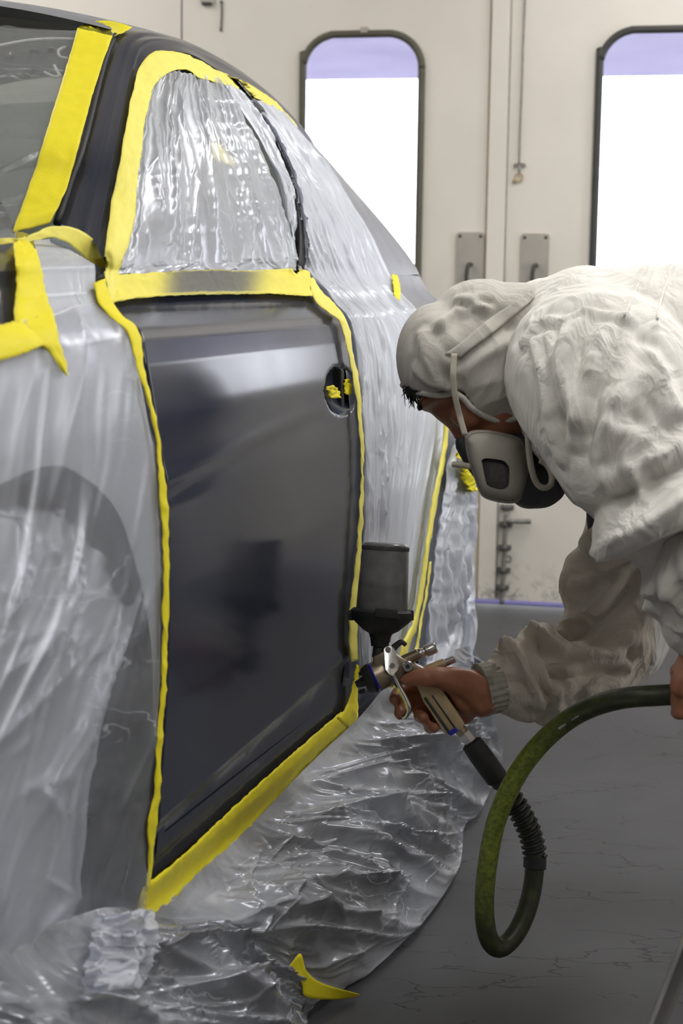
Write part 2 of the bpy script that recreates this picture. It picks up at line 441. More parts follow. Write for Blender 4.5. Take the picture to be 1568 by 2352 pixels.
def grid_faces(nv, nu, closed_u=False):
    fs = []
    m = nu if closed_u else nu - 1
    for j in range(nv - 1):
        for i in range(m):
            fs.append((j * nu + i, j * nu + (i + 1) % nu, (j + 1) * nu + (i + 1) % nu, (j + 1) * nu + i))
    return fs
def grid_mesh(name, P, mat, parent=None, smooth=True, uv=None):
    nv, nu = P.shape[:2]
    fs = grid_faces(nv, nu)
    o = mesh(name, P.reshape(-1, 3), fs, mat, parent, smooth)
    if uv is None:
        du = np.linalg.norm(np.diff(P, axis=1), axis=2).mean(0); dv = np.linalg.norm(np.diff(P, axis=0), axis=2).mean(1)
        cu = np.r_[0, np.cumsum(du)]; cv = np.r_[0, np.cumsum(dv)]
        uv = np.stack(np.meshgrid(cu, cv), 2)
    uvf = uv.reshape(-1, 2)
    lay = o.data.uv_layers.new(name='UVMap')
    idx = np.array([v for f in fs for v in f])
    lay.data.foreach_set('uv', uvf[idx].ravel())
    return o
def bvh_of(objs):
    vs, fs = [], []
    for o in objs:
        k = len(vs)
        vs += [v.co.copy() for v in o.data.vertices]
        fs += [tuple(i + k for i in p.vertices) for p in o.data.polygons]
    return BVHTree.FromPolygons(vs, fs)
def bvh_grid(P):
    return BVHTree.FromPolygons([tuple(p) for p in P.reshape(-1, 3)], grid_faces(P.shape[0], P.shape[1]))

def sheet(name, Lp, Rp, nu, nv, bvh, off, mat, wr=(), seed=1, th=0.0005, blur=0, parent=None, jag=0.0, cup=0.0, cr=()):
    """a sheet of film or paper lying on what is behind it, bounded by two edges"""
    L = resample(Lp, nv); R = resample(Rp, nv)
    if jag:
        t = np.linspace(0, 1, nv)
        L = L + np.stack([perlin(t * 23, t * 0 + .3, seed), perlin(t * 23, t * 0 + 5.3, seed)], 1) * jag * 2
        R = R + np.stack([perlin(t * 19, t * 0 + 9.3, seed), perlin(t * 19, t * 0 + 2.7, seed)], 1) * jag * 2
    u = np.linspace(0, 1, nu)[None, :, None]
    G = L[:, None, :] * (1 - u) + R[:, None, :] * u
    D = np.full((nv, nu), np.nan)
    RAY = np.zeros((nv, nu, 3))
    for j in range(nv):
        for i in range(nu):
            q = ray(*G[j, i]); RAY[j, i] = q
            hit = bvh.ray_cast(CAM, q.normalized())
            if hit[0] is not None: D[j, i] = (hit[0] - CAM).dot(FWD)
    for _ in range(400):
        bad = np.isnan(D)
        if not bad.any(): break
        Dp = np.pad(D, 1, mode='edge')
        st = np.stack([Dp[:-2, 1:-1], Dp[2:, 1:-1], Dp[1:-1, :-2], Dp[1:-1, 2:]])
        cnt = (~np.isnan(st)).sum(0); sm = np.nansum(st, 0)
        D = np.where(bad & (cnt > 0), sm / np.maximum(cnt, 1), D)
    D = np.nan_to_num(D, nan=2.5)
    for _ in range(blur):
        Dp = np.pad(D, 1, mode='edge')
        D = (Dp[:-2, 1:-1] + Dp[2:, 1:-1] + Dp[1:-1, :-2] + Dp[1:-1, 2:]) / 4
    P = np.array(CAM)[None, None] + RAY * D[..., None]
    gu = np.gradient(P, axis=1); gv = np.gradient(P, axis=0)
    Nn = np.cross(gu, gv); Nn /= np.linalg.norm(Nn, axis=2, keepdims=True) + 1e-12
    sg = np.sign((Nn * (np.array(CAM) - P)).sum(2, keepdims=True)); Nn = Nn * np.where(sg == 0, 1, sg)
    for _ in range(3):
        Np = np.pad(Nn, ((1, 1), (1, 1), (0, 0)), mode='edge')
        Nn = Np[:-2, 1:-1] + Np[2:, 1:-1] + Np[1:-1, :-2] + Np[1:-1, 2:]
        Nn /= np.linalg.norm(Nn, axis=2, keepdims=True) + 1e-12
    lu = np.linalg.norm(gu, axis=2).mean(0); lv = np.linalg.norm(gv, axis=2).mean(1)
    U, V = np.meshgrid(np.cumsum(lu), np.cumsum(lv))
    h = folds(U, V, wr, seed) if wr else 0.0
    if cr: h = h + creases(U, V, cr, seed + 100)
    uu = np.linspace(0, 1, nu)[None, :]
    if cup: h = h + cup * np.sin(uu * math.pi)
    view = np.array(CAM) - P; view /= np.linalg.norm(view, axis=2, keepdims=True)
    cosv = np.clip((Nn * view).sum(2, keepdims=True), 0.22, 1)
    P = P + view * (off / cosv)
    if not np.isscalar(h): P = P + Nn * h[..., None]
    o = grid_mesh(name, P, mat, parent, True, np.stack([U, V], 2))
    if th: solid(o, th, 0)
    return o

def frames(pts):
    T = np.gradient(pts, axis=0); T /= np.linalg.norm(T, axis=1, keepdims=True) + 1e-12
    n = np.cross(T[0], [0.13, 0.31, 0.94]); n /= np.linalg.norm(n)
    Ns = []
    for t in T:
        n = n - t * np.dot(n, t); n /= np.linalg.norm(n) + 1e-12; Ns.append(n.copy())
    Ns = np.array(Ns); return T, Ns, np.cross(T, Ns)
def tube_arrays(pts, rad, seg=16, cap=True):
    pts = np.array([list(p) for p in pts], float); rad = np.array(rad, float)
    if rad.ndim == 0: rad = np.full(len(pts), float(rad))
    T, A, Bn = frames(pts)
    vs = []
    for p, r, a, b in zip(pts, rad, A, Bn):
        for k in range(seg):
            c = 2 * math.pi * k / seg
            vs.append(p + (a * math.cos(c) + b * math.sin(c)) * r)
    fs = grid_faces(len(pts), seg, True)
    if cap:
        i0 = len(vs); vs.append(pts[0]); vs.append(pts[-1]); e = (len(pts) - 1) * seg
        for k in range(seg):
            fs.append((i0, (k + 1) % seg, k)); fs.append((i0 + 1, e + k, e + (k + 1) % seg))
    return vs, fs
def tube(name, pts, rad, mat, parent=None, seg=16, n=None, cap=True):
    P = np.array([list(p) for p in pts], float)
    if n:
        if np.ndim(rad): 
            Q = resample(np.c_[P, np.array(rad)], n); P = Q[:, :3]; rad = Q[:, 3]
        else: P = resample(P, n)
    vs, fs = tube_arrays(P, rad, seg, cap)
    return mesh(name, vs, fs, mat, parent)
def ribbon3(name, pts, width_dir, w, mat, parent=None, th=0.0012):
    P = np.array([list(p) for p in pts]); wd = np.array([list(x) for x in width_dir]) if np.ndim(width_dir) == 2 else np.tile(np.array(width_dir), (len(P), 1))
    G = np.stack([P - wd * w / 2, P, P + wd * w / 2], 1)
    o = grid_mesh(name, G, mat, parent); solid(o, th); return o
def lathe(name, p0, p1, prof, mat, parent=None, seg=32):
    """prof: list of (t along p0->p1 in metres, radius)"""
    p0 = np.array(p0); ax = np.array(p1) - p0; ax /= np.linalg.norm(ax)
    a = np.cross(ax, [0.2, 0.9, 0.3]); a /= np.linalg.norm(a); b = np.cross(ax, a)
    vs = []
    for t, r in prof:
        for k in range(seg):
            c = 2 * math.pi * k / seg
            vs.append(p0 + ax * t + (a * math.cos(c) + b * math.sin(c)) * r)
    fs = grid_faces(len(prof), seg, True)
    i0 = len(vs); vs.append(p0 + ax * prof[0][0]); vs.append(p0 + ax * prof[-1][0]); e = (len(prof) - 1) * seg
    for k in range(seg):
        fs.append((i0, (k + 1) % seg, k)); fs.append((i0 + 1, e + k, e + (k + 1) % seg))
    o = mesh(name, vs, fs, mat, parent)
    return auto_smooth(o, 40)
def cyl_px(name, a, b, da, db, rpx, mat, parent=None, seg=24, rpx2=None):
    pa = at(*a, da); pb = at(*b, db); r1 = rpx * da / FPX; r2 = (rpx2 or rpx) * db / FPX
    L = (pb - pa).length; c = min(r1, r2) * 0.15
    return lathe(name, pa, pb, [(0, r1 - c), (c, r1), (L - c, r2), (L, r2 - c)], mat, parent, seg)
def prism_px(name, poly, d0, d1, mat, parent=None, bev=0.0015, tilt=(0, 0), mid=(0, 0)):
    """an outline with real thickness between two depths"""
    n = len(poly); dd = [d0 + (x - mid[0]) * tilt[0] + (y - mid[1]) * tilt[1] for x, y in poly]
    vs = [at(x, y, d) for (x, y), d in zip(poly, dd)] + [at(x, y, d) + FWD * (d1 - d0) for (x, y), d in zip(poly, dd)]
    fs = [tuple(range(n)), tuple(range(2 * n - 1, n - 1, -1))] + [(i, i + n, (i + 1) % n + n, (i + 1) % n) for i in range(n)]
    bm = bmesh.new(); bv = [bm.verts.new(v) for v in vs]
    for f in fs: bm.faces.new([bv[i] for i in f])
    o = from_bm(name, bm, mat, parent, True)
    bm = bmesh.new(); bm.from_mesh(o.data)
    if bev: bmesh.ops.bevel(bm, geom=[e for e in bm.edges if e.calc_face_angle(0) > 0.6], offset=bev, segments=2, affect='EDGES', profile=0.6)
    bmesh.ops.recalc_face_normals(bm, faces=bm.faces); bm.to_mesh(o.data); bm.free(); o.data.shade_smooth()
    return auto_smooth(o, 38)
def smooth_mesh(co, edges, it, fac=0.5):
    n = len(co); deg = np.bincount(edges.ravel(), minlength=n)[:, None].astype(float)
    for _ in range(it):
        s = np.zeros_like(co); np.add.at(s, edges[:, 0], co[edges[:, 1]]); np.add.at(s, edges[:, 1], co[edges[:, 0]])
        co = co + fac * (s / np.maximum(deg, 1) - co)
    return co
class Blob:
    """a soft body: overlapping tapered limbs fused into one continuous surface"""
    def __init__(self): self.v = []; self.f = []
    def add(self, vs, fs):
        k = len(self.v); self.v += [tuple(x) for x in vs]; self.f += [tuple(i + k for i in f) for f in fs]
    def ball(self, c, r, axes=None, seg=14):
        r = (r, r, r) if np.isscalar(r) else r
        ax = axes or (Vector((1, 0, 0)), Vector((0, 1, 0)), Vector((0, 0, 1)))
        c = Vector(c); vs = []; fs = []
        for j in range(1, seg):
            th = math.pi * j / seg
            for i in range(2 * seg):
                ph = math.pi * i / seg
                vs.append(c + ax[0] * (r[0] * math.sin(th) * math.cos(ph)) + ax[1] * (r[1] * math.sin(th) * math.sin(ph)) + ax[2] * (r[2] * math.cos(th)))
        fs = grid_faces(seg - 1, 2 * seg, True)
        i0 = len(vs); vs += [c + ax[2] * r[2], c - ax[2] * r[2]]; e = (seg - 2) * 2 * seg
        for k in range(2 * seg):
            fs.append((i0, (k + 1) % (2 * seg), k)); fs.append((i0 + 1, e + k, e + (k + 1) % (2 * seg)))
        self.add(vs, fs)
    def limb(self, pts, rad, n=None):
        P = np.array([list(p) for p in pts], float); rad = np.array(rad, float)
        Q = resample(np.c_[P, rad], n or max(8, len(P) * 6)); vs, fs = tube_arrays(Q[:, :3], Q[:, 3], 16)
        self.add(vs, fs); self.ball(Q[0, :3], Q[0, 3], seg=10); self.ball(Q[-1, :3], Q[-1, 3], seg=10)
    def build(self, name, voxel, it, mat, parent=None, fac=0.5):
        me = bpy.data.meshes.new(name); me.from_pydata(self.v, [], self.f); me.update()
        o = bpy.data.objects.new(name, me); COL.objects.link(o)
        bm = bmesh.new(); bm.from_mesh(me); bmesh.ops.recalc_face_normals(bm, faces=bm.faces); bm.to_mesh(me); bm.free()
        md = o.modifiers.new('fuse', 'REMESH'); md.mode = 'VOXEL'; md.voxel_size = voxel
        ev = o.evaluated_get(bpy.context.evaluated_depsgraph_get()); m2 = bpy.data.meshes.new_from_object(ev)
        bpy.data.objects.remove(o); bpy.data.meshes.remove(me)
        m2.name = name
        co = np.zeros(len(m2.vertices) * 3); m2.vertices.foreach_get('co', co); co = co.reshape(-1, 3)
        ed = np.zeros(len(m2.edges) * 2, np.int32); m2.edges.foreach_get('vertices', ed); ed = ed.reshape(-1, 2)
        co = smooth_mesh(co, ed, it, fac)
        m2.vertices.foreach_set('co', co.ravel()); m2.update()
        return link(name, m2, mat, parent)
def get_co(o):
    co = np.zeros(len(o.data.vertices) * 3); o.data.vertices.foreach_get('co', co); return co.reshape(-1, 3)
def get_no(o):
    no = np.zeros(len(o.data.vertices) * 3); o.data.vertices.foreach_get('normal', no); return no.reshape(-1, 3)
def set_co(o, co):
    o.data.vertices.foreach_set('co', np.ascontiguousarray(co).ravel()); o.data.update()
def seg_dist(co, pl):
    best = np.full(len(co), 1e9)
    for a, b in zip(pl[:-1], pl[1:]):
        ab = b - a; t = np.clip(((co - a) @ ab) / (ab @ ab + 1e-12), 0, 1)
        best = np.minimum(best, np.linalg.norm(co - a - t[:, None] * ab, axis=1))
    return best
def sculpt_folds(o, strokes):
    """raise ridges and press valleys along curves that lie on the cloth"""
    bv = bvh_of([o]); co = get_co(o); no = get_no(o); disp = np.zeros(len(co))
    for poly, w, amp in strokes:
        pts = []
        for px, py in resample(poly, 14):
            h = bv.ray_cast(CAM, ray(px, py).normalized())
            if h[0] is not None: pts.append(np.array(h[0]))
        if len(pts) < 2: continue
        pl = np.array(pts)
        m = (np.abs(co - pl.mean(0)).max(1) < (np.ptp(pl, axis=0).max() + 6 * w))
        d = seg_dist(co[m], pl)
        disp[m] += amp * 1.15 * np.exp(-(d / w) ** 1.25) - 0.35 * amp * np.exp(-((d - 2.3 * w) / w) ** 2)
    set_co(o, co + no * disp[:, None])

# ================================================================== THE ROOM
RX0, RX1, RY0, RH = -3.2, 2.5, -8.0, 2.75
def structure(o): return tag(o, kind='structure')
structure(box_room('floor', RX0 - 0.2, RX1 + 0.2, RY0 - 0.2, 0.0, -0.12, 0.0, M['floor']))
structure(box_room('ceiling', RX0 - 0.2, RX1 + 0.2, RY0 - 0.2, 0.2, RH, RH + 0.1, M['wall']))
structure(box_room('wall_left', RX0 - 0.1, RX0, RY0, 0.0, 0.0, RH, M['wall']))
structure(box_room('wall_right', RX1, RX1 + 0.1, RY0, 0.0, 0.0, RH, M['wall']))
structure(box_room('wall_front', RX0 - 0.1, RX1 + 0.1, RY0 - 0.1, RY0, 0.0, RH, M['primer']))

def rrect(x0, x1, z0, z1, r, seg=10):
    pts = []
    for cx, cz, a0 in ((x1 - r, z1 - r, 0), (x0 + r, z1 - r, 90), (x0 + r, z0 + r, 180), (x1 - r, z0 + r, 270)):
        for k in range(seg + 1):
            a = math.radians(a0 + 90 * k / seg); pts.append((cx + r * math.cos(a), cz + r * math.sin(a)))
    return pts
def panel(name, outer, holes, y0, th, mat, parent=None):
    cu = bpy.data.curves.new(name, 'CURVE'); cu.dimensions = '2D'; cu.fill_mode = 'BOTH'; cu.extrude = th / 2
    for loop in [outer] + holes:
        sp = cu.splines.new('POLY'); sp.points.add(len(loop) - 1); sp.use_cyclic_u = True
        for p, (x, z) in zip(sp.points, loop): p.co = (x, z, 0, 1)
    t = bpy.data.objects.new(name, cu); COL.objects.link(t)
    me = bpy.data.meshes.new_from_object(t.evaluated_get(bpy.context.evaluated_depsgraph_get()))
    bpy.data.objects.remove(t); bpy.data.curves.remove(cu)
    for v in me.vertices: v.co = room(v.co.x, y0 + v.co.z, v.co.y)
    me.name = name
    return link(name, me, mat, parent, False)
rect = lambda x0, x1, z0, z1: [(x0, z0), (x1, z0), (x1, z1), (x0, z1)]

wl = wallpt(688, 200)[0]; wr_ = wallpt(976, 200)[0]; wt = wallpt(835, 70)[1]
w2 = wallpt(1367, 200)[0]; wt2 = wallpt(1450, 60)[1]
WIN = [(wl, wr_, 0.80, wt), (w2, w2 + (wr_ - wl) * 1.04, 0.80, wt2), (1.215, 1.545, 1.06, wt2)]
DH = 2.3
XS = wallpt(1100, 1385)[0]
LEAF = [(-1.02, XS - 0.003, 0), (0.003, 1.06, 1), (1.066, 2.0, 2)]
structure(panel('wall_back', [(RX0, 0), (-1.026, 0), (-1.026, DH), (2.006, DH), (2.006, 0), (RX1, 0), (RX1, RH), (RX0, RH)], [], 0.04, 0.08, M['wall']))
doors = []
for k, (x0, x1, wi) in enumerate(LEAF):
    a, b, c, d = WIN[wi]
    dr = structure(panel('door_%d' % (k + 1), rect(x0, x1, 0.016 if k else 0.014, DH - 0.004), [rrect(a + .008, b - .008, c + .008, d - .008, 0.10)], 0.025, 0.05, M['wall']))
    doors.append(dr)
    # glazing gasket and pane
    mid = [(p[0], p[1]) for p in rrect(a + 0.011, b - 0.011, c + 0.011, d - 0.011, 0.105, 12)]
    i_top = min(range(len(mid)), key=lambda i: -mid[i][1] + abs(mid[i][0] - (a + b) / 2) * 0.001)
    ring = mid + [mid[0]]
    g = 'gasket' if k == 0 else 'gasket2'
    win = structure(tube('window_%d' % (k + 1), [room(x, 0.0 - 0.004, z) for x, z in ring], 0.0115, M[g], None, 12, 220))
    pane = panel('pane', rrect(a + .004, b - .004, c + .004, d - .004, 0.10), [], 0.028, 0.006, M['glass'], win)
    if k == 0:
        xj = wallpt(838, 73)
        vs = [room(xj[0] + dx, dy, xj[1] + dz) for dx in (-0.011, 0.011) for dy in (-0.017, -0.002) for dz in (-0.004, 0.012)]
        j = mesh('gasket_joint', vs, [(0, 1, 3, 2), (4, 6, 7, 5), (0, 4, 5, 1), (2, 3, 7, 6), (0, 2, 6, 4), (1, 5, 7, 3)], M['plate'], win, False)
structure(box_room('trim_1', XS - 0.004, 0.0, -0.012, 0.045, 0.018, DH - 0.004, M['wall']))
structure(box_room('trim_2', XS - 0.0095, XS - 0.0045, -0.003, 0.0, 0.018, DH - 0.004, M['stain']))
structure(box_room('trim_3', 0.0005, 0.0035, -0.003, 0.0, 0.018, DH - 0.004, M['zinc']))

for k, (x0, x1) in enumerate(((1.125, 1.195), (1.565, 1.68))):
    structure(box_room('trim_reflection_post_%d' % (k + 1), x0, x1, -0.05, -0.001, 0.02, DH, M['dark']))  # unseen dark posts added so the car door reflects dark bars
# handle plates on the two leaves
def on_wall(px, py, out=0.0):
    x, z = wallpt(px, py); return room(x, -out, z)
def handle_plate(door, xl, xr, yt, bar_px, mat):
    a, zt = wallpt(xl, yt); b, _ = wallpt(xr, yt)
    p = panel('handle_plate', rrect(a, b, zt - 0.185, zt, 0.008, 4), [], -0.004, 0.008, mat, door)
    for fx in (0.12, 0.88):
        for zz in (zt - 0.012, zt - 0.173):
            c = room(a + (b - a) * fx, -0.008, zz)
            lathe('screw', c, c - WY * 0.004, [(0, 0.0048), (0.002, 0.0045), (0.003, 0.002)], M['darkmetal'], p, 12)
    x, z = wallpt(*bar_px)
    pts = [room(x + 0.005, -0.008, z + 0.004), room(x, -0.03, z), room(x - 0.003, -0.034, z - 0.02), room(x - 0.004, -0.034, z - 0.07), room(x - 0.004, -0.008, z - 0.08)]
    tube('pull_bar', pts, 0.0065, M['darkmetal'], p, 12, 30)
handle_plate(doors[0], 1050, 1112, 533, (1078, 610), M['plate'])
handle_plate(doors[1], 1198, 1262, 536, (1228, 612), M['plate'])

# sliding bolt low on the right leaf
bolt = empty('door_bolt', on_wall(1162, 1280), 'long steel sliding bolt at the foot of the white door, below the painter\'s mask', 'bolt')
def wp(px, py, out): return on_wall(px, py, out)
tube('rod', [wp(1164, 1172, 0.016), wp(1163, 1190, 0.016), wp(1158, 1300, 0.016), wp(1153, 1385, 0.016)], 0.0075, M['zinc'], bolt, 12, 24)
tube('bolt_handle', [wp(1163, 1193, 0.016), wp(1180, 1194, 0.03), wp(1222, 1195, 0.03)], [0.007, 0.008, 0.008], M['zinc'], bolt, 12, 16)
for (px, py) in ((1165, 1166), (1162, 1205), (1159, 1258), (1157, 1310), (1154, 1350)):
    c = wallpt(px, py)
    br = panel('bolt_bracket', rrect(c[0] - 0.021, c[0] + 0.021, c[1] - 0.006, c[1] + 0.010, 0.003, 3), [], -0.003, 0.006, M['zinc'], bolt)
    tube('bracket_loop', [room(c[0] - 0.013, -0.004, c[1]), room(c[0] - 0.011, -0.024, c[1]), room(c[0], -0.029, c[1]), room(c[0] + 0.011, -0.024, c[1]), room(c[0] + 0.013, -0.004, c[1])], 0.004, M['darkmetal'], br, 8, 16)
tube('locking_ring', [room(wallpt(1168, 1283)[0] + 0.008 * math.cos(t), -0.012, wallpt(1168, 1283)[1] + 0.010 * math.sin(t)) for t in np.linspace(0, 6.28, 20)], 0.002, M['darkmetal'], bolt, 8)

# pull chain with ring on the right leaf
ch = empty('pull_chain', on_wall(1194, 390), 'thin beaded pull chain with a small ring hanging on the white door leaf', 'chain')
pts = resample([(1208, -40), (1203, 80), (1199, 200), (1195, 300), (1193, 372)], 60, True)
bm = bmesh.new()
for i, (px, py) in enumerate(pts):
    bmesh.ops.create_icosphere(bm, subdivisions=1, radius=0.0034, matrix=Matrix.Translation(wp(px, py, 0.006)) @ Matrix.Diagonal((1, 1, 1.5, 1)))
from_bm('chain', bm, M['zinc'], ch)
tube('hook', [wp(1182, 377, 0.006), wp(1182, 383, 0.006), wp(1193, 380, 0.006), wp(1205, 383, 0.006), wp(1205, 377, 0.006), wp(1193, 377, 0.006), wp(1182, 377, 0.006)], 0.0022, M['zinc'], ch, 8, 30)
tube('link_pin', [wp(1193, 380, 0.006), wp(1192, 398, 0.006)], 0.0028, M['zinc'], ch, 8)
cx, cz = wallpt(1192, 407)
tube('pull_ring', [room(cx + 0.0115 * math.cos(t), -0.006, cz + 0.0115 * math.sin(t)) for t in np.linspace(0, 6.283, 28)], 0.0026, M['stain'], ch, 10)
tube('rust_tag', [wp(1186, 410, 0.003), wp(1180, 420, 0.003)], 0.006, M['stain'], ch, 8)

# upper left fastening of the left leaf
hk = empty('door_latch', on_wall(478, 5), 'small steel latch high on the white door behind the car roof', 'latch')
c = wallpt(478, 6)
panel('latch_plate', rrect(c[0] - 0.024, c[0] + 0.022, c[1] - 0.004, c[1] + 0.02, 0.004, 3), [], -0.003, 0.006, M['plate'], hk)
tube('latch_bar', [wp(466, 9, 0.01), wp(488, 10, 0.01)], 0.005, M['darkmetal'], hk, 10, 6)
hk2 = empty('door_strap', on_wall(509, 40), 'narrow dark strap hanging on the white door beside the small latch', 'strap')
tube('strap_strip', [wp(509, 4, 0.004), wp(510, 30, 0.004), wp(508, 70, 0.004)], 0.0022, M['darkmetal'], hk2, 8, 10)
tube('strap_end', [wp(508, 64, 0.004), wp(508, 72, 0.004)], 0.003, M['darkmetal'], hk2, 8)
tube('strap_pin', [wp(509, 2, 0.004), wp(509, 8, 0.004)], 0.004, M['darkmetal'], hk2, 8)

# yard outside
structure(box_room('ground_outside', -14, 14, 0.0, 22, -0.14, -0.004, M['asphalt']))
cpy = mesh('trim_canopy', [room(-9, 0.1, 2.05), room(9, 0.1, 2.05), room(9, 3.5, 2.02), room(-9, 3.5, 2.02)], [(0, 1, 2, 3)], M['canopy'], None, False); structure(cpy)
# booth ceiling fixtures, and side-wall panels added to brighten the car side
def lamp(name, c, ux, uy, un, w, l, mat, label, group):
    e = empty(name, c, label, 'light', group)
    def bx(nm, w, l, t0, t1, mat):
        vs = [c + ux * (sx * w / 2) + uy * (sy * l / 2) + un * t for t in (t0, t1) for sy in (-1, 1) for sx in (-1, 1)]
        return mesh(nm, vs, [(0, 2, 3, 1), (4, 5, 7, 6), (0, 1, 5, 4), (2, 6, 7, 3), (0, 4, 6, 2), (1, 3, 7, 5)], mat, e, False)
    bx('housing', w + 0.08, l + 0.08, 0.0, 0.03, M['wall']); bx('diffuser', w, l, 0.03, 0.045, mat)
lamps = []
for lx in (-1.9, 0.9):
    for ly in (-1.1, -3.1, -5.1):
        lamp('ceiling_light', room(lx, ly, RH), WX, WY, -Z, 0.5, 1.3, M['lamp'] if ly > -5 else M['lamp_front'], 'recessed white ceiling light of the spray booth', 'booth ceiling lights')
for ly in (-0.9, -2.7):
    lamp('wall_fill', room(RX1, ly, 1.5), WY, Z, -WX, 0.35, 1.3, M['fill_side'], 'upright white fill panel added on the booth wall', 'added wall fill panels')

# ================================================================== THE CAR
car_root = empty('car', car(0.8, -0.8, 0.0), 'dark midnight-blue car masked with film and yellow paper for repainting', 'car')
lerp_k = lambda s, ks, vs: np.interp(s, ks, vs)
def plan(s): return lerp_k(s, [-1.3, -1.15, -0.9, -0.5, 1.35, 1.55, 1.7, 1.9, 2.05, 2.2, 2.28], [-0.34, -0.16, -0.05, 0, 0, -0.008, -0.03, -0.085, -0.16, -0.30, -0.45])
ROWS = [(0.20, -0.11), (0.26, -0.045), (0.30, -0.022), (0.40, -0.012), (0.52, -0.004), (0.65, 0.0), (0.76, -0.004), (0.85, -0.014), (0.905, -0.026), (0.932, -0.035), (0.942, -0.044), (0.962, -0.082), (0.982, -0.105), (1.010, -0.12)]
TOPF = [(1.03, -0.16), (1.050, -0.22), (1.062, -0.38), (1.075, -0.8)]
TOPR = [(1.012, -0.16), (1.014, -0.22), (1.018, -0.38), (1.022, -0.8)]
def side_pt(s, z, n):
    drop = lerp_k(s, [-1.3, -1.1, -0.6, 0.1, 1.7, 2.05, 2.28], [0.70, 0.86, 0.955, 1.0, 1.0, 0.94, 0.90])
    zz = z if z < 0.6 else 0.6 + (z - 0.6) * drop if s < 0.5 else (z if z < 0.6 else 0.6 + (z - 0.6) * (1 - (1 - drop) * 2.2))
    lift = lerp_k(s, [1.0, 2.28], [0, 0.06]) if z < 0.35 else 0
    return np.array(car(s, n + plan(s), zz + lift))
def row_interp(rows, m):
    Q = resample([(z, n) for z, n in rows], m, False); return Q
SIDE = row_interp(ROWS, 56)
S_ALL = np.arange(-1.3, 2.2801, 0.02)
def side_grid(ss, rows): return np.array([[side_pt(s, z, n) for s in ss] for z, n in rows])
full = side_grid(S_ALL, SIDE)
skirt_rows = [(0.0, -0.03), (0.1, -0.03), (0.2, -0.03), (0.26, -0.03)] + [tuple(r) for r in SIDE if r[0] > 0.28]
SUP_SIDE = bvh_grid(side_grid(S_ALL, skirt_rows))
ARC = (-0.42, 0.40, 0.435); ARC2 = (1.66, 0.36, 0.37)
def in_arch(s, z): return any((s - a) ** 2 + (z - b) ** 2 < r * r for a, b, r in (ARC, ARC2))
def mirror_pt(p):
    d = (Vector(p) - CB); n = d.dot(CO); return np.array(Vector(p) + CO * (-1.6 - 2 * n))
def grid_filtered(name, P, keep, mat, mirrored=True, parent=None):
    nv, nu = P.shape[:2]
    fs = [f for k, f in enumerate(grid_faces(nv, nu)) if keep is None or keep(k // (nu - 1), k % (nu - 1))]
    vs = list(P.reshape(-1, 3))
    if mirrored:
        k = len(vs); vs += [mirror_pt(v) for v in P.reshape(-1, 3)]; fs += [tuple(i + k for i in f[::-1]) for f in fs[:]] 
    return vs, fs
def keep_side(j, i):
    s = (S_ALL[i] + S_ALL[i + 1]) / 2; z = (SIDE[j][0] + SIDE[j + 1][0]) / 2
    if in_arch(s, z): return False
    return True
vs, fs = grid_filtered('body', full, keep_side, None)
# panel under the door is cut away on the near side only
nside = len(full.reshape(-1, 3)); nu_ = len(S_ALL)
def door_hole(f):
    if f[0] >= nside: return False
    c = sum((np.array(vs[i]) for i in f), np.zeros(3)) / len(f); s = (Vector(c) - CB).dot(CA); z = c[2]
    return 0.05 < s < 0.74 and 0.36 < z < 0.925
fs = [f for f in fs if not door_hole(f)]
def addgrid(P, mirrored=False):
    k = len(vs); vs.extend(list(P.reshape(-1, 3))); fs.extend([tuple(i + k for i in f) for f in grid_faces(P.shape[0], P.shape[1])])
sf = np.arange(-1.3, 0.121, 0.04)
front_top = side_grid(sf, [ROWS[-1]] + TOPF)
front_top_m = np.array([[mirror_pt(p) for p in row] for row in front_top])
addgrid(front_top); addgrid(front_top_m)
sr = np.arange(2.0, 2.2801, 0.02)
rt = side_grid(sr, [ROWS[-1]] + TOPR); addgrid(rt); addgrid(np.array([[mirror_pt(p) for p in row] for row in rt]))
# tail and nose closures
for s_end in (-1.3, 2.28):
    P = np.array([[side_pt(s_end, z, n), mirror_pt(side_pt(s_end, z, n))] for z, n in SIDE]); addgrid(P)
body = mesh('body_shell', vs, fs, M['paint'], car_root)
body.data.materials.append(M['primer'])
for pl_ in body.data.polygons:
    if (pl_.center - CB).dot(CA) > 0.95: pl_.material_index = 1

RAIL_PX = [(243, 605, -.115), (262, 480, -.155), (285, 330, -.2), (315, 190, -.27), (345, 125, -.30), (430, 122, -.32), (500, 160, -.33), (560, 195, -.33), (640, 250, -.33), (700, 315, -.33), (735, 350, -.33), (800, 440, -.32), (860, 540, -.3), (930, 660, -.26), (985, 735, -.22)]
INN_PX = [(130, 512, -.218), (160, 420, -.234), (190, 330, -.249), (235, 150, -.341), (265, 80, -.375), (300, 65, -.393), (370, 77, -.41), (440, 100, -.42), (520, 145, -.437), (600, 205, -.42)]
rail = [carpx(*p) for p in RAIL_PX]
inner = [carpx(*p) for p in INN_PX] + [car(1.60, -.41, 1.30), car(1.76, -.41, 1.22), car(1.90, -.40, 1.12), car(2.02, -.38, 1.0), car(2.10, -.36, .925)]
BS = [.112, .2, .3, .42, .55, .66, .76, .86, 1.0, 1.15, 1.25, 1.5, 1.7, 1.9, 2.06]
belt = [Vector(side_pt(s, 1.010, -0.12)) for s in BS]; belt[-1] = rail[-1].copy(); belt[0] = rail[0] + Vector((0, 0, -0.004))
NT = 140
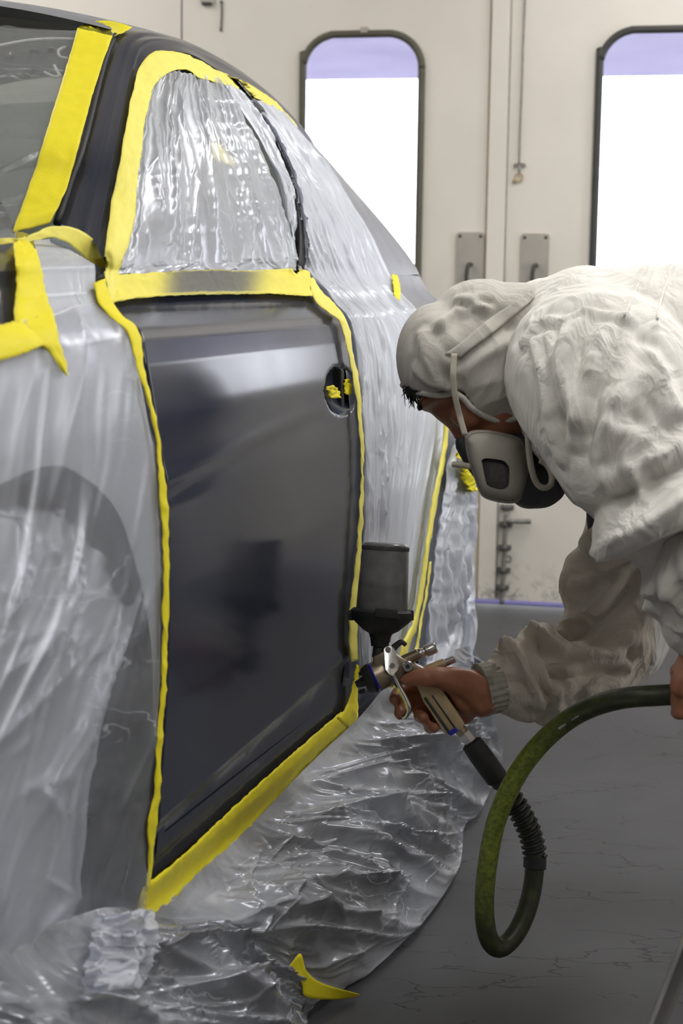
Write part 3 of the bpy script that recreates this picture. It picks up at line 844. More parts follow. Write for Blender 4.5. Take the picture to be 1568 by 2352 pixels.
def keyed(pts):      # uniform in key index so that the curves stay in step
    P = np.array([list(p) for p in pts]); Q = []
    for t in np.linspace(0, len(P) - 1, NT):
        i = min(int(t), len(P) - 2); f = t - i
        p0 = P[max(i - 1, 0)]; p1 = P[i]; p2 = P[i + 1]; p3 = P[min(i + 2, len(P) - 1)]
        Q.append(0.5 * (2 * p1 + (p2 - p0) * f + (2 * p0 - 5 * p1 + 4 * p2 - p3) * f * f + (3 * p1 - p0 - 3 * p2 + p3) * f ** 3))
    return np.array(Q)
RAILC, INNC, BELTC = keyed(rail), keyed(inner), keyed(belt)
co_ = np.array(CO); z_ = np.array(Z)
GH = np.array([BELTC * (1 - v) + RAILC * v + co_ * (0.045 * math.sin(math.pi * v) ** 0.9) * np.sin(np.linspace(0, math.pi, NT))[:, None] for v in np.linspace(0, 1, 18)])
kt = lambda k: int(round(k / 14 * (NT - 1)))
def sub(G, a, b): return G[:, a:b + 1]
gw = grid_mesh('side_window', sub(GH, 0, kt(6.45)), M['autoglass'], car_root)
tr_ = grid_mesh('window_trim', sub(GH[:15], kt(6.45), kt(6.75)) + co_ * 0.003, M['rubber'], car_root); solid(tr_, 0.004)
cp = grid_mesh('rear_pillar', sub(GH, kt(6.75), NT - 1), M['primer'], car_root)
# pillar and roof rail: rounded band with a shallow gutter
vv = np.linspace(0, 1, 29)
BAND = np.array([RAILC * (1 - v) + INNC * v + (co_ * 0.45 + z_ * 0.55) * (0.013 * math.sin(math.pi * v) + 0.004 * math.exp(-((v - 0.30) / 0.08) ** 2) - 0.004 * math.exp(-((v - 0.52) / 0.07) ** 2)) for v in vv])
band = grid_mesh('roof_pillar', BAND, M['paint'], car_root)
seal = tube('windscreen_seal', [p + co_ * 0.001 for p in INNC[0:kt(4.2):3]], 0.0055, M['rubber'], car_root, 10)
# windscreen
wa, wb = 0, kt(4.2)
def span(C, a, b, bs, bz, m=24):
    rowsP = []
    for x in np.linspace(0, 1, m):
        k = 1 - (2 * x - 1) ** 2
        rowsP.append([p * (1 - x) + mirror_pt(p) * x - np.array(CA) * bs * k + z_ * bz * k for p in C[a:b + 1]])
    return np.array(rowsP)
_ext = np.array([INNC[0] - (INNC[6] - INNC[0]) / 6 * k_ for k_ in range(14, 0, -1)])
WS = span(np.vstack([_ext, INNC[:wb + 1]]), 0, wb + 14, 0.16, 0.02)
ws = grid_mesh('windscreen', WS, M['autoglass'], car_root)
RF = span(INNC, wb, kt(9.4), 0.07, 0.055)
SUP_WS = bvh_of([ws])
rf = grid_mesh('roof', RF, M['primer'], car_root)
RW = span(INNC, kt(9.4), NT - 1, -0.06, 0.02)
rw = grid_mesh('rear_window', RW, M['autoglass'], car_root)
mb = np.array([[mirror_pt(p) for p in row] for row in BAND]); grid_mesh('roof_pillar', mb, M['paint'], car_root)
mg = np.array([[mirror_pt(p) for p in row] for row in GH]); grid_mesh('side_window', sub(mg, 0, kt(6.5)), M['autoglass'], car_root)
grid_mesh('rear_pillar', sub(mg, kt(6.5), NT - 1), M['primer'], car_root)
SUP_GH = bvh_of([body, gw, tr_, cp, band, ws, rf, rw])
bv2 = [grid_mesh('t', full, None)]; SUP_ALL = bvh_of([bv2[0], gw, cp, tr_, band, ws, rf, rw, body]); _d = bv2[0].data; bpy.data.objects.remove(bv2[0]); bpy.data.meshes.remove(_d)
tube('rear_window_seal', [Vector(p) + CO * 0.004 for p in RAILC[kt(11.0):kt(14):2]], 0.006, M['rubber'], car_root, 10)

for mk in ([(-20, 108), (60, 93), (120, 89), (172, 90)], [(150, 108), (134, 116), (138, 130), (156, 134)], [(102, 166), (124, 176), (140, 174)], [(124, 150), (134, 168), (140, 174)]):
    q_ = []
    _wb = bvh_of([ws])
    for px, py in resample(mk, 20):
        h_ = _wb.ray_cast(CAM, ray(px, py).normalized())
        if h_[0] is not None: q_.append(h_[0] - ray(px, py) * 0.004)
    if len(q_) > 3: tube('chalk_mark', q_, 0.0022, M['cloth'], ws, 6)

# cabin seen through the film
def cabin_box(name, s0, s1, n0, n1, z0, z1, mat):
    vs_ = [car(s, n, z) for z in (z0, z1) for s in (s0, s1) for n in (n0, n1)]
    o = mesh(name, vs_, [(0, 1, 3, 2), (4, 6, 7, 5), (0, 4, 5, 1), (2, 3, 7, 6), (0, 2, 6, 4), (1, 5, 7, 3)], mat, car_root, False); bevel(o, 0.05, 4); return o
cabin_box('dashboard', 0.12, 0.38, -1.42, -0.18, 0.80, 1.0, M['dark'])
cabin_box('cabin_floor', -0.1, 1.9, -1.5, -0.10, 0.28, 0.34, M['dark'])
cabin_box('parcel_shelf', 1.5, 2.0, -1.3, -0.3, 0.86, 0.93, M['dark'])
for sn in (-0.42, -1.18):
    b = Blob(); b.limb([car(0.86, sn, 0.5), car(0.92, sn, 0.75), car(1.0, sn, 1.02)], [0.13, 0.14, 0.11]); b.ball(car(0.7, sn, 0.5), (0.22, 0.25, 0.09))
    st = b.build('seat', 0.02, 3, M['seat'], car_root)
    b = Blob(); b.ball(car(1.02, sn, 1.14), (0.085, 0.04, 0.075), (CO, CA, Z)); b.build('headrest', 0.012, 2, M['seat'], car_root)

# wheels
def wheel(s, zc, R, nout):
    c = car(s, nout - 0.11, zc)
    prof = [(-0.10, R * 0.72), (-0.105, R * 0.9), (-0.085, R * 0.985), (-0.04, R), (0.04, R), (0.085, R * 0.985), (0.105, R * 0.9), (0.095, R * 0.72)]
    t = lathe('tyre', c, c + CO, prof, M['rubber'], car_root, 56)
    lathe('wheel_rim', c, c + CO, [(0.02, 0.04), (0.09, 0.05), (0.075, R * 0.3), (0.06, R * 0.6), (0.092, R * 0.69), (0.09, R * 0.73), (0.0, R * 0.73)], M['rim'], car_root, 40)
    for k in range(5):
        a = 2 * math.pi * k / 5
        d = CA * math.cos(a) + Z * math.sin(a)
        tube('spoke', [c + CO * 0.085 + d * 0.04, c + CO * 0.095 + d * R * 0.4, c + CO * 0.088 + d * R * 0.7], [0.035, 0.026, 0.03], M['rim'], car_root, 10, 12)
wheel(-0.42, 0.335, 0.335, -0.055)
wheel(1.66, 0.335, 0.335, -0.09)
for (a, b, r), nm in ((ARC, -0.02), (ARC2, -0.05)):
    arcp = [(a + r * math.cos(t), b + r * math.sin(t)) for t in np.linspace(-0.55, math.pi + 0.55, 50)]
    def prof_n(s, z):
        return np.interp(z, [q[0] for q in ROWS], [q[1] for q in ROWS]) + plan(s)
    tube('wheel_arch_lip', [car(s, prof_n(s, z) - 0.011, z) for s, z in arcp if z > 0.24], 0.008, M['paint'], car_root, 10)
    P = np.array([[np.array(car(a + (r + 0.004) * math.cos(t), nn + prof_n(a + r * math.cos(t), b + r * math.sin(t)), b + (r + 0.004) * math.sin(t))) for t in np.linspace(-0.5, math.pi + 0.5, 40)] for nn in (-0.005, -0.12, -0.36)])
    lin = grid_mesh('wheel_liner', P, M['dark'], car_root); solid(lin, 0.004)
    back = [np.array(car(a + (r + .01) * math.cos(t), -0.38, b + (r + .01) * math.sin(t))) for t in np.linspace(-0.5, math.pi + 0.5, 40)]
    mesh('wheel_liner', back, [tuple(range(40))], M['dark'], car_root, False)
cabin_box('underbody', -0.9, 1.95, -1.5, -0.14, 0.19, 0.27, M['dark'])

# front door, a skin of its own
DFR = [(258, 706), (270, 722), (315, 768), (335, 850), (352, 950), (375, 1100), (385, 1300), (383, 1450), (378, 1600), (365, 1800), (342, 2034)]
DRR = [(716, 682), (745, 705), (790, 741), (806, 800), (820, 900), (828, 1050), (830, 1200), (817, 1380), (808, 1500), (806, 1580), (782, 1642)]
_ts = np.interp
def door_edge(poly, zs):
    """edge of the door as (s at height z) on the body side"""
    out = []
    for px, py in resample(poly, 80):
        h = SUP_SIDE.ray_cast(CAM, ray(px, py).normalized())
        if h[0] is not None: d = h[0] - CB; out.append((h[0].z, d.dot(CA)))
    out.sort(); return np.interp(zs, [o[0] for o in out], [o[1] for o in out])
zr = np.r_[np.linspace(0.312, 0.90, 150), np.linspace(0.904, 0.984, 34)]
s0 = door_edge(DFR, zr); s1 = door_edge(DRR, zr)
ker = np.ones(5) / 5
HC = carpx(775, 897, -0.016); hs, hz = (HC - CB).dot(CA), HC.z
hn = carpx(775, 897, -0.016)
rn = np.interp(zr, [q[0] for q in ROWS], [q[1] for q in ROWS])
rn = np.convolve(np.pad(rn, 2, mode='edge'), ker, 'valid')
rn[zr > 0.925] = np.interp(zr[zr > 0.925], [q[0] for q in ROWS], [q[1] for q in ROWS])
NU = 200; DG = np.zeros((len(zr), NU, 3))
for j, z in enumerate(zr):
    for i, t in enumerate(np.linspace(0, 1, NU)):
        s = s0[j] * (1 - t) + s1[j] * t
        n = rn[j] + 0.0025
        q = math.hypot((s - hs) / 0.082, (z - hz) / 0.036)
        if q < 1: n -= 0.015 * (1 - q ** 2.6) ** 0.7
        zl = 0.775 + 0.07 * s          # soft feature line
        n += 0.0022 * math.exp(-((z - zl) / 0.010) ** 2) * min(1, max(0, 1.1 - s * 1.6)) - 0.0012 * math.exp(-((z - zl + 0.02) / 0.012) ** 2) * min(1, max(0, 1.1 - s * 1.6))
        zl2 = 0.385 + 0.05 * s
        n += 0.003 * math.exp(-((z - zl2) / 0.012) ** 2) - 0.004 * math.exp(-((z - zl2 + 0.035) / 0.03) ** 2)
        DG[j, i] = np.array(car(s, n, z))
door = grid_mesh('front_door', DG, M['paint'], car_root)
solid(door, 0.006, -1)
hm_f = [(0.004, -0.012, 0.034), (0.022, -0.012, 0.030), (0.034, -0.014, -0.028), (0.022, -0.016, -0.032)]
hm = mesh('handle_mount', [car(hs + a, n, hz + c) for a, n, c in hm_f] + [car(hs + a, -0.034, hz + c) for a, n, c in hm_f], [(0, 1, 2, 3), (7, 6, 5, 4), (0, 4, 5, 1), (1, 5, 6, 2), (2, 6, 7, 3), (3, 7, 4, 0)], M['dark'], door, False)
bevel(hm, 0.003, 2)

# ================================================================== MASKING FILM
def film(*a, label, **k):
    o = sheet(*a, **k); return tag(o, label, 'plastic sheet', 'masking film sheets on the car')
film('plastic_sheet', [(-420, 40), (-420, 590)], [(192, 72), (150, 190), (118, 300), (78, 420), (34, 548)], 90, 80, SUP_GH, 0.004, M['film_glass'], [], 3, cr=[(-35, 8, 90, .1, .5, .004, .004)],
     label='grey-green see-through film stretched over the car windscreen')
film('plastic_sheet', [(362, 160), (338, 215), (322, 310), (312, 420), (294, 540), (264, 634)], [(512, 186), (556, 266), (598, 350), (640, 450), (664, 530), (688, 622)], 170, 230, SUP_GH, 0.007, M['film_window'],
     [(86, .06, 5, .004, 2)], 5, jag=3, cr=[(88, 7, 70, .08, .35, .006, .005), (80, 14, 90, .03, .14, .003, .003), (75, 50, 90, .02, .06, .003, .0025)],
     label='crumpled clear film masking the front side window')
film('plastic_sheet', [(505, 192), (556, 258), (602, 340), (644, 445), (668, 540), (704, 636), (745, 680), (797, 742), (815, 850), (828, 1000), (829, 1200), (812, 1400), (816, 1560)],
     [(655, 262), (720, 345), (790, 440), (850, 540), (905, 655), (950, 712), (1000, 760), (1025, 900), (1020, 1000), (992, 1150), (965, 1340), (948, 1440), (912, 1580)], 190, 420, SUP_ALL, 0.008, M['film_quarter'],
     [(88, .05, 10, .004, 2)], 8, blur=20, jag=2, cr=[(90, 4, 130, .2, .7, .006, .005), (86, 8, 160, .06, .3, .0035, .003), (60, 40, 90, .02, .07, .003, .002)],
     label='long pleated film over the rear pillar and rear quarter, behind the door edge')
film('plastic_sheet', [(1034, 988), (1012, 1120), (990, 1240), (980, 1350), (966, 1480), (950, 1580)], [(1046, 975), (1082, 1080), (1092, 1180), (1086, 1300), (1092, 1440), (1080, 1580)], 90, 220, SUP_SIDE, 0.018, M['film_bumper'],
     [(84, .06, 6, .012, 2)], 12, blur=20, jag=4, cr=[(90, 10, 60, .1, .4, .008, .009), (80, 35, 90, .04, .14, .006, .006)],
     label='white wrinkled film wrapped around the rear bumper, farthest from the camera')
film('plastic_sheet', [(78, 552), (96, 640), (116, 722), (150, 800)], [(170, 545), (215, 600), (226, 690), (300, 770)], 70, 90, SUP_ALL, 0.005, M['film_cowl'], [], 15, cr=[(60, 20, 30, .05, .2, .005, .002)],
     label='small film patch between the cowl paper and the fender paper')
film('plastic_sheet', [(-420, 880), (-420, 1500), (-420, 2700)], [(222, 690), (298, 775), (330, 930), (355, 1040), (366, 1200), (370, 1420), (358, 1700), (340, 1900), (332, 2060), (345, 2150), (330, 2300), (300, 2700)], 150, 300, SUP_SIDE, 0.009, M['film_fender'],
     [(-50, .12, 6, .004, 2)], 21, blur=10, cr=[(-52, 8, 70, .15, .6, .006, .0035), (-40, 14, 60, .05, .2, .004, .002)],
     label='stretched film over the front fender and wheel arch, nearest the camera')
film('plastic_sheet', [(-420, 900), (0, 800), (222, 700), (296, 785), (336, 950), (358, 1100), (367, 1300), (366, 1500), (360, 1690)], [(-420, 1420), (-200, 1232), (0, 1112), (120, 1070), (205, 1106), (272, 1182), (320, 1330), (347, 1480), (352, 1690)], 60, 200, SUP_SIDE, 0.003, M['film_liner'],
     [], 33, cr=[(40, 25, 60, .05, .25, .004, .0012)], label='inner film layer clinging to the fender around the wheel arch')
film('plastic_sheet', [(-420, 1180), (-420, 1700), (-420, 2500)], [(150, 1172), (244, 1158), (266, 1205), (300, 1320), (286, 1420), (250, 1560), (205, 1740), (182, 1850), (150, 2100), (60, 2500)], 110, 200, SUP_SIDE, -0.022, M['film_wheel'],
     [(-60, .14, 3, .014, 2)], 27, blur=4, cr=[(-55, 15, 40, .15, .5, .010, .009), (-50, 40, 50, .05, .15, .006, .005)],
     label='bunched milky film wrapped around the front wheel under the fender film')

# loose skirt of film from the sill to the floor
TOPS = [(-420, 2300), (150, 2100), (250, 2080), (330, 2088), (442, 1995), (557, 1892), (685, 1760), (812, 1642), (870, 1575), (925, 1540), (1000, 1500), (1075, 1480)]
def hit_side(px, py):
    h = SUP_SIDE.ray_cast(CAM, ray(px, py).normalized()); return np.array((h[0] if h[0] is not None else carpx(px, py, -0.03)) + CO * 0.012)
top = resample([hit_side(*p) for p in TOPS], 460)
FLO = [(350, 2900), (560, 2640), (700, 2420), (704, 2330), (770, 2262), (850, 2230), (930, 2160), (1000, 2085), (1055, 1990), (1066, 1900), (1110, 1850), (1150, 1735), (1120, 1670), (1090, 1590)]
flo = resample([np.array(onz(px, py, 0.006)) for px, py in FLO], 460)
nvs = 250; SK = np.zeros((nvs, 460, 3))
for j, v in enumerate(np.linspace(0, 1, nvs)):
    hxy = v ** 1.15
    P = top * (1 - hxy) + flo * hxy
    P[:, 2] = top[:, 2] * (1 - v) ** 1.35 + flo[:, 2] * v + 0.05 * np.sin(math.pi * v) ** 1.5
    SK[j] = P
gu = np.gradient(SK, axis=1); gv = np.gradient(SK, axis=0); Nn = np.cross(gu, gv); Nn /= np.linalg.norm(Nn, axis=2, keepdims=True) + 1e-9
sg = np.sign((Nn * (np.array(CAM) - SK)).sum(2, keepdims=True)); Nn *= sg
U, V = np.meshgrid(np.linspace(0, 2.2, 460), np.linspace(0, 0.6, nvs))
h = folds(U, V, [(75, .16, 4, .035, 1.5), (110, .10, 4, .016, 2)], 44)
h += creases(U, V, [(76, 16, 120, .2, .6, .010, .018), (95, 35, 170, .08, .28, .007, .012), (60, 60, 220, .03, .10, .004, .006)], 45)
wv = np.sin(np.linspace(0, math.pi * 0.93, nvs))[:, None]
SK = SK + Nn * (h * wv)[..., None]; SK[..., 2] = np.maximum(SK[..., 2], 0.004)
sk = grid_mesh('plastic_sheet', SK, M['film_skirt'], None, True, np.stack([U, V], 2)); solid(sk, 0.0005, 0)
tag(sk, 'big loose crinkled film hanging from the sill and pooling on the grey floor', 'plastic sheet', 'masking film sheets on the car')
_skb = bvh_grid(SK)
# crumpled tail of the skirt beneath the front corner of the door
film('plastic_sheet', [(222, 2100), (210, 2160), (195, 2220), (190, 2285)], [(345, 2090), (366, 2145), (352, 2210), (325, 2262)], 70, 70, _skb, 0.02, M['film_cowl'], [(70, .07, 3, .008, 2)], 61, blur=60, jag=6, cr=[(80, 40, 24, .04, .12, .008, .005)],
     label='small crumpled film tag under the lower front door corner')

# ================================================================== MASKING PAPER
def paper(L, R, label, bvh=None, off=0.0085, mat='tape', nu=8, nv=None, jag=1.6, seed=1, wr=None, group='yellow masking paper strips', blur=1):
    nv = nv or max(14, int(np.linalg.norm(np.diff(np.array([p[:2] for p in L], float), axis=0), axis=1).sum() / 9))
    wr = [(0, .03, 1, .0016, 2), (60, .02, 2, .001, 2)] if wr is None else wr
    o = sheet('masking_tape', L, R, nu, nv, bvh or SUP_ALL, off, M[mat], wr, seed, 0.0006, blur, None, jag)
    return tag(o, label, 'tape', group)
paper([(178, 66), (148, 168), (117, 270), (76, 403), (28, 536)], [(258, 84), (235, 148), (209, 230), (189, 306), (153, 434), (115, 512)], 'broad bright yellow paper strip along the windscreen edge', SUP_WS, 0.012, 'tape', 10, 70, 0.8, 3, blur=2)
paper([(176, 66), (205, 53), (250, 50), (304, 64)], [(186, 98), (215, 90), (246, 90), (268, 84)], 'short yellow paper piece folded over the roof corner above the windscreen', SUP_GH, 0.015, 'tape', 8, 20, 1.0, 5, blur=40)
paper([(246, 698), (240, 620), (242, 576), (255, 469), (281, 332), (301, 219), (327, 143), (352, 120), (388, 117), (434, 128), (490, 158), (561, 189), (638, 240), (684, 294)],
      [(262, 690), (272, 625), (301, 541), (311, 459), (321, 357), (332, 286), (347, 214), (378, 173), (424, 161), (459, 179), (551, 209), (602, 235), (655, 268), (680, 298)], 'long pale yellow paper strip bordering the side window from belt to roof', SUP_GH, 0.011, 'tape_pale', 10, 150, 2.0, 7)
b_ = paper([(258, 632), (367, 626), (470, 620), (571, 622), (694, 618), (712, 640)], [(252, 699), (296, 689), (383, 681), (510, 678), (602, 676), (716, 682)], 'yellow paper strip under the side window with grey overspray in its middle', SUP_ALL, 0.011, 'tape_spray', 14, 110, 1.2, 9)
att = b_.data.attributes.new('spray', 'FLOAT', 'POINT')
nvb = 110; vals = np.zeros(nvb * 14)
for j in range(nvb):
    t = j / (nvb - 1); x = 1 / (1 + math.exp(-(t - 0.27) / 0.025)) * 1 / (1 + math.exp((t - 0.72) / 0.03))
    for i in range(14): vals[j * 14 + i] = x * (0.97 if 1 <= i < 12 else 0.4)
att.data.foreach_set('value', vals)
_cw = np.array([[np.array(car(s_, -0.150 - 0.10 * max(0, 0.15 - s_), z)) for s_ in np.linspace(-1.2, 0.6, 30)] for z in (0.7, 1.3)]); SUP_COWL = bvh_grid(_cw)
paper([(-120, 560), (0, 548), (51, 546), (107, 523), (143, 520), (178, 528), (214, 551), (246, 578)], [(-120, 580), (0, 562), (60, 556), (110, 546), (130, 548), (160, 562), (194, 592), (232, 645)], 'yellow paper strip curving over the cowl at the foot of the windscreen', SUP_COWL, 0.004, 'tape_pale', 8, 60, 1.2, 11, blur=2)
paper([(212, 652), (225, 695), (262, 738), (292, 765), (305, 815), (320, 870), (340, 940), (355, 1010), (360, 1080), (368, 1200), (372, 1300), (372, 1420), (368, 1560), (358, 1700), (352, 1800), (338, 1890), (338, 1960), (330, 2050)],
      [(240, 640), (254, 690), (280, 725), (317, 765), (330, 850), (347, 930), (362, 1000), (376, 1100), (384, 1180), (386, 1300), (385, 1420), (380, 1560), (371, 1700), (366, 1800), (357, 1890), (350, 1960), (344, 2035)], 'narrow yellow paper strip down the front edge of the dark door', SUP_ALL, 0.013, 'tape', 6, 190, 1.6, 13)
paper([(326, 2038), (430, 1952), (506, 1880), (608, 1786), (700, 1704), (782, 1634)], [(304, 2108), (346, 2116), (442, 2020), (557, 1918), (685, 1786), (814, 1670)], 'broad yellow paper strip along the sill under the dark door', SUP_SIDE, 0.010, 'tape', 10, 90, 1.0, 15)
paper([(815, 1525), (806, 1580), (792, 1625), (772, 1648)], [(826, 1530), (819, 1590), (821, 1640), (808, 1676)], 'short dark-yellow paper piece at the lower rear door corner', SUP_SIDE, 0.013, 'tape', 8, 24, 1.5, 17)
paper([(709, 640), (719, 686), (751, 718), (780, 743), (791, 789), (803, 841), (815, 910), (823, 990), (826, 1117), (814, 1289), (800, 1400), (801, 1500), (806, 1522)], [(718, 638), (744, 675), (796, 738), (809, 807), (824, 887), (830, 973), (834, 1030), (832, 1151), (827, 1289), (819, 1400), (820, 1500), (826, 1514)], 'narrow pale yellow paper strip down the rear edge of the dark door', SUP_ALL, 0.013, 'tape_pale', 6, 120, 1.4, 19)
paper([(1018, 960), (1010, 1050), (990, 1150), (975, 1250), (960, 1350), (945, 1430), (922, 1480), (898, 1590)], [(1030, 960), (1022, 1050), (1003, 1150), (986, 1250), (972, 1350), (956, 1440), (938, 1485), (912, 1590)], 'slanting yellow paper strip on the rear quarter, behind the spray cup', SUP_SIDE, 0.030, 'tape_pale', 6, 80, 0.8, 21)
paper([(984, 1290), (976, 1360), (962, 1430), (950, 1500)], [(989, 1290), (981, 1360), (968, 1430), (957, 1500)], 'thinnest yellow paper line just right of the slanting rear strip', SUP_SIDE, 0.030, 'tape_pale', 4, 40, 0.6, 23)
paper([(1038, 1042), (1048, 1066), (1056, 1100), (1066, 1130)], [(1060, 1018), (1074, 1056), (1090, 1090), (1089, 1122)], 'crumpled yellow paper wad on the rear bumper beside the mask', SUP_SIDE, 0.045, 'tape', 16, 24, 3.0, 25, [(30, .02, 2, .012, 2), (110, .02, 2, .012, 2)])
paper([(898, 630), (902, 660), (905, 684)], [(910, 634), (919, 664), (917, 692)], 'small bright yellow scrap at the rear window corner beside the trunk', SUP_GH, 0.016, 'tape', 8, 12, 2.0, 27)
paper([(480, 326), (484, 345), (490, 366)], [(506, 334), (522, 360), (540, 386)], 'small pale yellow scrap stuck behind the side window film', SUP_GH, 0.002, 'tape_pale', 8, 10, 1.0, 29)
paper([(30, 560), (36, 638), (32, 734), (60, 760), (100, 800), (150, 864)], [(56, 546), (84, 581), (96, 632), (107, 683), (124, 734), (154, 864)], 'upright yellow paper strip with a dangling end on the front fender', SUP_ALL, 0.013, 'tape', 9, 60, 1.5, 31)
paper([(-150, 770), (0, 746), (48, 738)], [(-150, 860), (0, 830), (104, 792)], 'yellow paper strip at the bottom left under the bare fender patch', SUP_ALL, 0.015, 'tape', 9, 30, 2.0, 33)
HB = bvh_of([door])
paper([(745, 888), (747, 902), (752, 916)], [(762, 884), (775, 900), (774, 916)], 'left crumpled yellow plug in the door handle recess', HB, 0.012, 'tape', 10, 10, 1.5, 35, [(20, .01, 1, .004, 2), (100, .01, 1, .004, 2)], 'yellow plugs in the door handle recess')
paper([(784, 872), (784, 888), (789, 906)], [(797, 870), (804, 886), (802, 908)], 'right crumpled yellow plug in the door handle recess', HB, 0.012, 'tape', 10, 10, 1.5, 37, [(20, .01, 1, .004, 2), (100, .01, 1, .004, 2)], 'yellow plugs in the door handle recess')
# torn curl of paper standing on the floor
Lq = resample([(598, 2226), (612, 2238), (645, 2238), (668, 2214), (690, 2190), (704, 2230), (740, 2258), (826, 2284)], 60)
Rq = resample([(600, 2236), (615, 2246), (648, 2246), (674, 2236), (694, 2262), (702, 2289), (760, 2296), (818, 2290)], 60)
TP = np.array([[np.array(at(*(l * (1 - t) + r * t), 2.12 + 0.175 * (k / 59) ** 1.2 + 0.012 * math.sin(9 * k / 59) + 0.012 * t)) for t in np.linspace(0, 1, 7)] for k, (l, r) in enumerate(zip(Lq, Rq))])
TP[..., 2] = np.maximum(TP[..., 2], 0.003)
tp = grid_mesh('masking_tape', TP, M['tape']); solid(tp, 0.0006); tag(tp, 'torn curled yellow paper scrap on the floor at the film edge', 'tape', 'yellow masking paper strips')

# ================================================================== THE PAINTER
per = empty('person', Vector((0.80, 2.28, 0.0)), 'person in white hooded coveralls and grey respirator bending to spray the car door', 'person')
D0 = 2.29
HUv = (RGT * -0.74 + UPV * 0.67).normalized(); HFv = (RGT * -0.67 + UPV * -0.74).normalized(); HSv = -FWD
HC0 = at(1092, 838, D0)
def hp(u, f, s=0.0): return HC0 + HUv * u + HFv * f + HSv * s
hax = (HFv, HSv, HUv)
B = Blob()
# head
B.ball(hp(0.004, -0.012), (0.088, 0.074, 0.086), hax); B.ball(hp(-0.01, 0.02), (0.072, 0.066, 0.085), hax)
B.limb([hp(-0.05, 0.035), hp(-0.105, 0.066)], [0.052, 0.034]); B.ball(hp(-0.075, 0.02), (0.06, 0.058, 0.05), hax)
B.limb([hp(-0.004, 0.074), hp(-0.03, 0.080), hp(-0.050, 0.084)], [0.009, 0.010, 0.012]); B.ball(hp(-0.053, 0.076, 0.012), 0.009); B.ball(hp(-0.053, 0.076, -0.012), 0.009)
for s_ in (-1, 1):
    B.limb([hp(0.012, 0.086, 0.008 * s_), hp(0.017, 0.082, 0.032 * s_), hp(0.008, 0.066, 0.052 * s_)], [0.010, 0.011, 0.009])
    B.ball(hp(-0.035, 0.058, 0.040 * s_), (0.026, 0.024, 0.024), hax)
    B.ball(hp(-0.015, -0.012, 0.073 * s_), (0.018, 0.010, 0.032), hax)
B.limb([hp(-0.088, 0.088, -0.02), hp(-0.086, 0.094, 0), hp(-0.088, 0.088, 0.02)], [0.008, 0.009, 0.008])
# neck, trunk, limbs (under the clothes)
neck0 = at(1165, 900, 2.30); neck1 = at(1330, 860, 2.30)
B.limb([neck0, neck1], [0.058, 0.068])
pel = Vector((0.80, 2.30, 0.92))
B.limb([at(1340, 880, 2.3), at(1480, 860, 2.3), at(1640, 860, 2.29), pel], [0.10, 0.12, 0.115, 0.10])
shR = at(1440, 985, 2.44); elR = at(1412, 1478, 2.495); wrR = at(1118, 1582, 2.40)
shL = at(1375, 880, 2.14); elL = at(1560, 1190, 2.06); wrL = at(1618, 1480, 2.10)
B.limb([at(1400, 920, 2.32), shR, elR], [0.075, 0.06, 0.042]); B.limb([elR, at(1270, 1552, 2.455), wrR], [0.040, 0.037, 0.026])
B.limb([at(1380, 900, 2.26), shL, elL], [0.075, 0.06, 0.042]); B.limb([elL, wrL.lerp(elL, 0.5), wrL], [0.043, 0.037, 0.026])
hipR, hipL = pel + Vector((0, 0.10, -0.02)), pel + Vector((0, -0.10, -0.02))
knR, knL = Vector((0.70, 2.47, 0.49)), Vector((0.74, 2.12, 0.49))
anR, anL = Vector((0.83, 2.49, 0.10)), Vector((0.90, 2.10, 0.10))
for hp_, kn, an in ((hipR, knR, anR), (hipL, knL, anL)):
    B.limb([hp_, kn, an], [0.075, 0.054, 0.038])
    B.limb([an + Vector((0.03, 0, -0.06)), an + Vector((-0.15, 0, -0.068))], [0.03, 0.024])
# right hand around the grip
def finger(pts, rad): B.limb([at(*p) for p in pts], rad, 22)
B.limb([wrR, at(1085, 1588, 2.395), at(1040, 1592, 2.398)], [0.026, 0.033, 0.030]); B.ball(at(1055, 1612, 2.392), (0.032, 0.018, 0.036))
finger([(1015, 1560, 2.398), (960, 1572, 2.406), (918, 1588, 2.392), (906, 1606, 2.366)], [0.0125, 0.0108, 0.0100, 0.0092])
finger([(1018, 1588, 2.402), (962, 1604, 2.410), (928, 1624, 2.392), (918, 1640, 2.362)], [0.0125, 0.0108, 0.0102, 0.0094])
finger([(1032, 1618, 2.402), (988, 1634, 2.408), (964, 1644, 2.386), (972, 1648, 2.352)], [0.0122, 0.0106, 0.0100, 0.0092])
finger([(1050, 1645, 2.398), (1008, 1662, 2.402), (986, 1672, 2.380), (998, 1672, 2.350)], [0.0112, 0.0095, 0.0090, 0.0082])
finger([(1098, 1590, 2.380), (1058, 1568, 2.356), (1005, 1556, 2.338), (958, 1556, 2.336), (934, 1562, 2.338)], [0.024, 0.0225, 0.0165, 0.0125, 0.0095])
finger([(1108, 1612, 2.385), (1080, 1612, 2.372), (1062, 1590, 2.358)], [0.022, 0.021, 0.019])
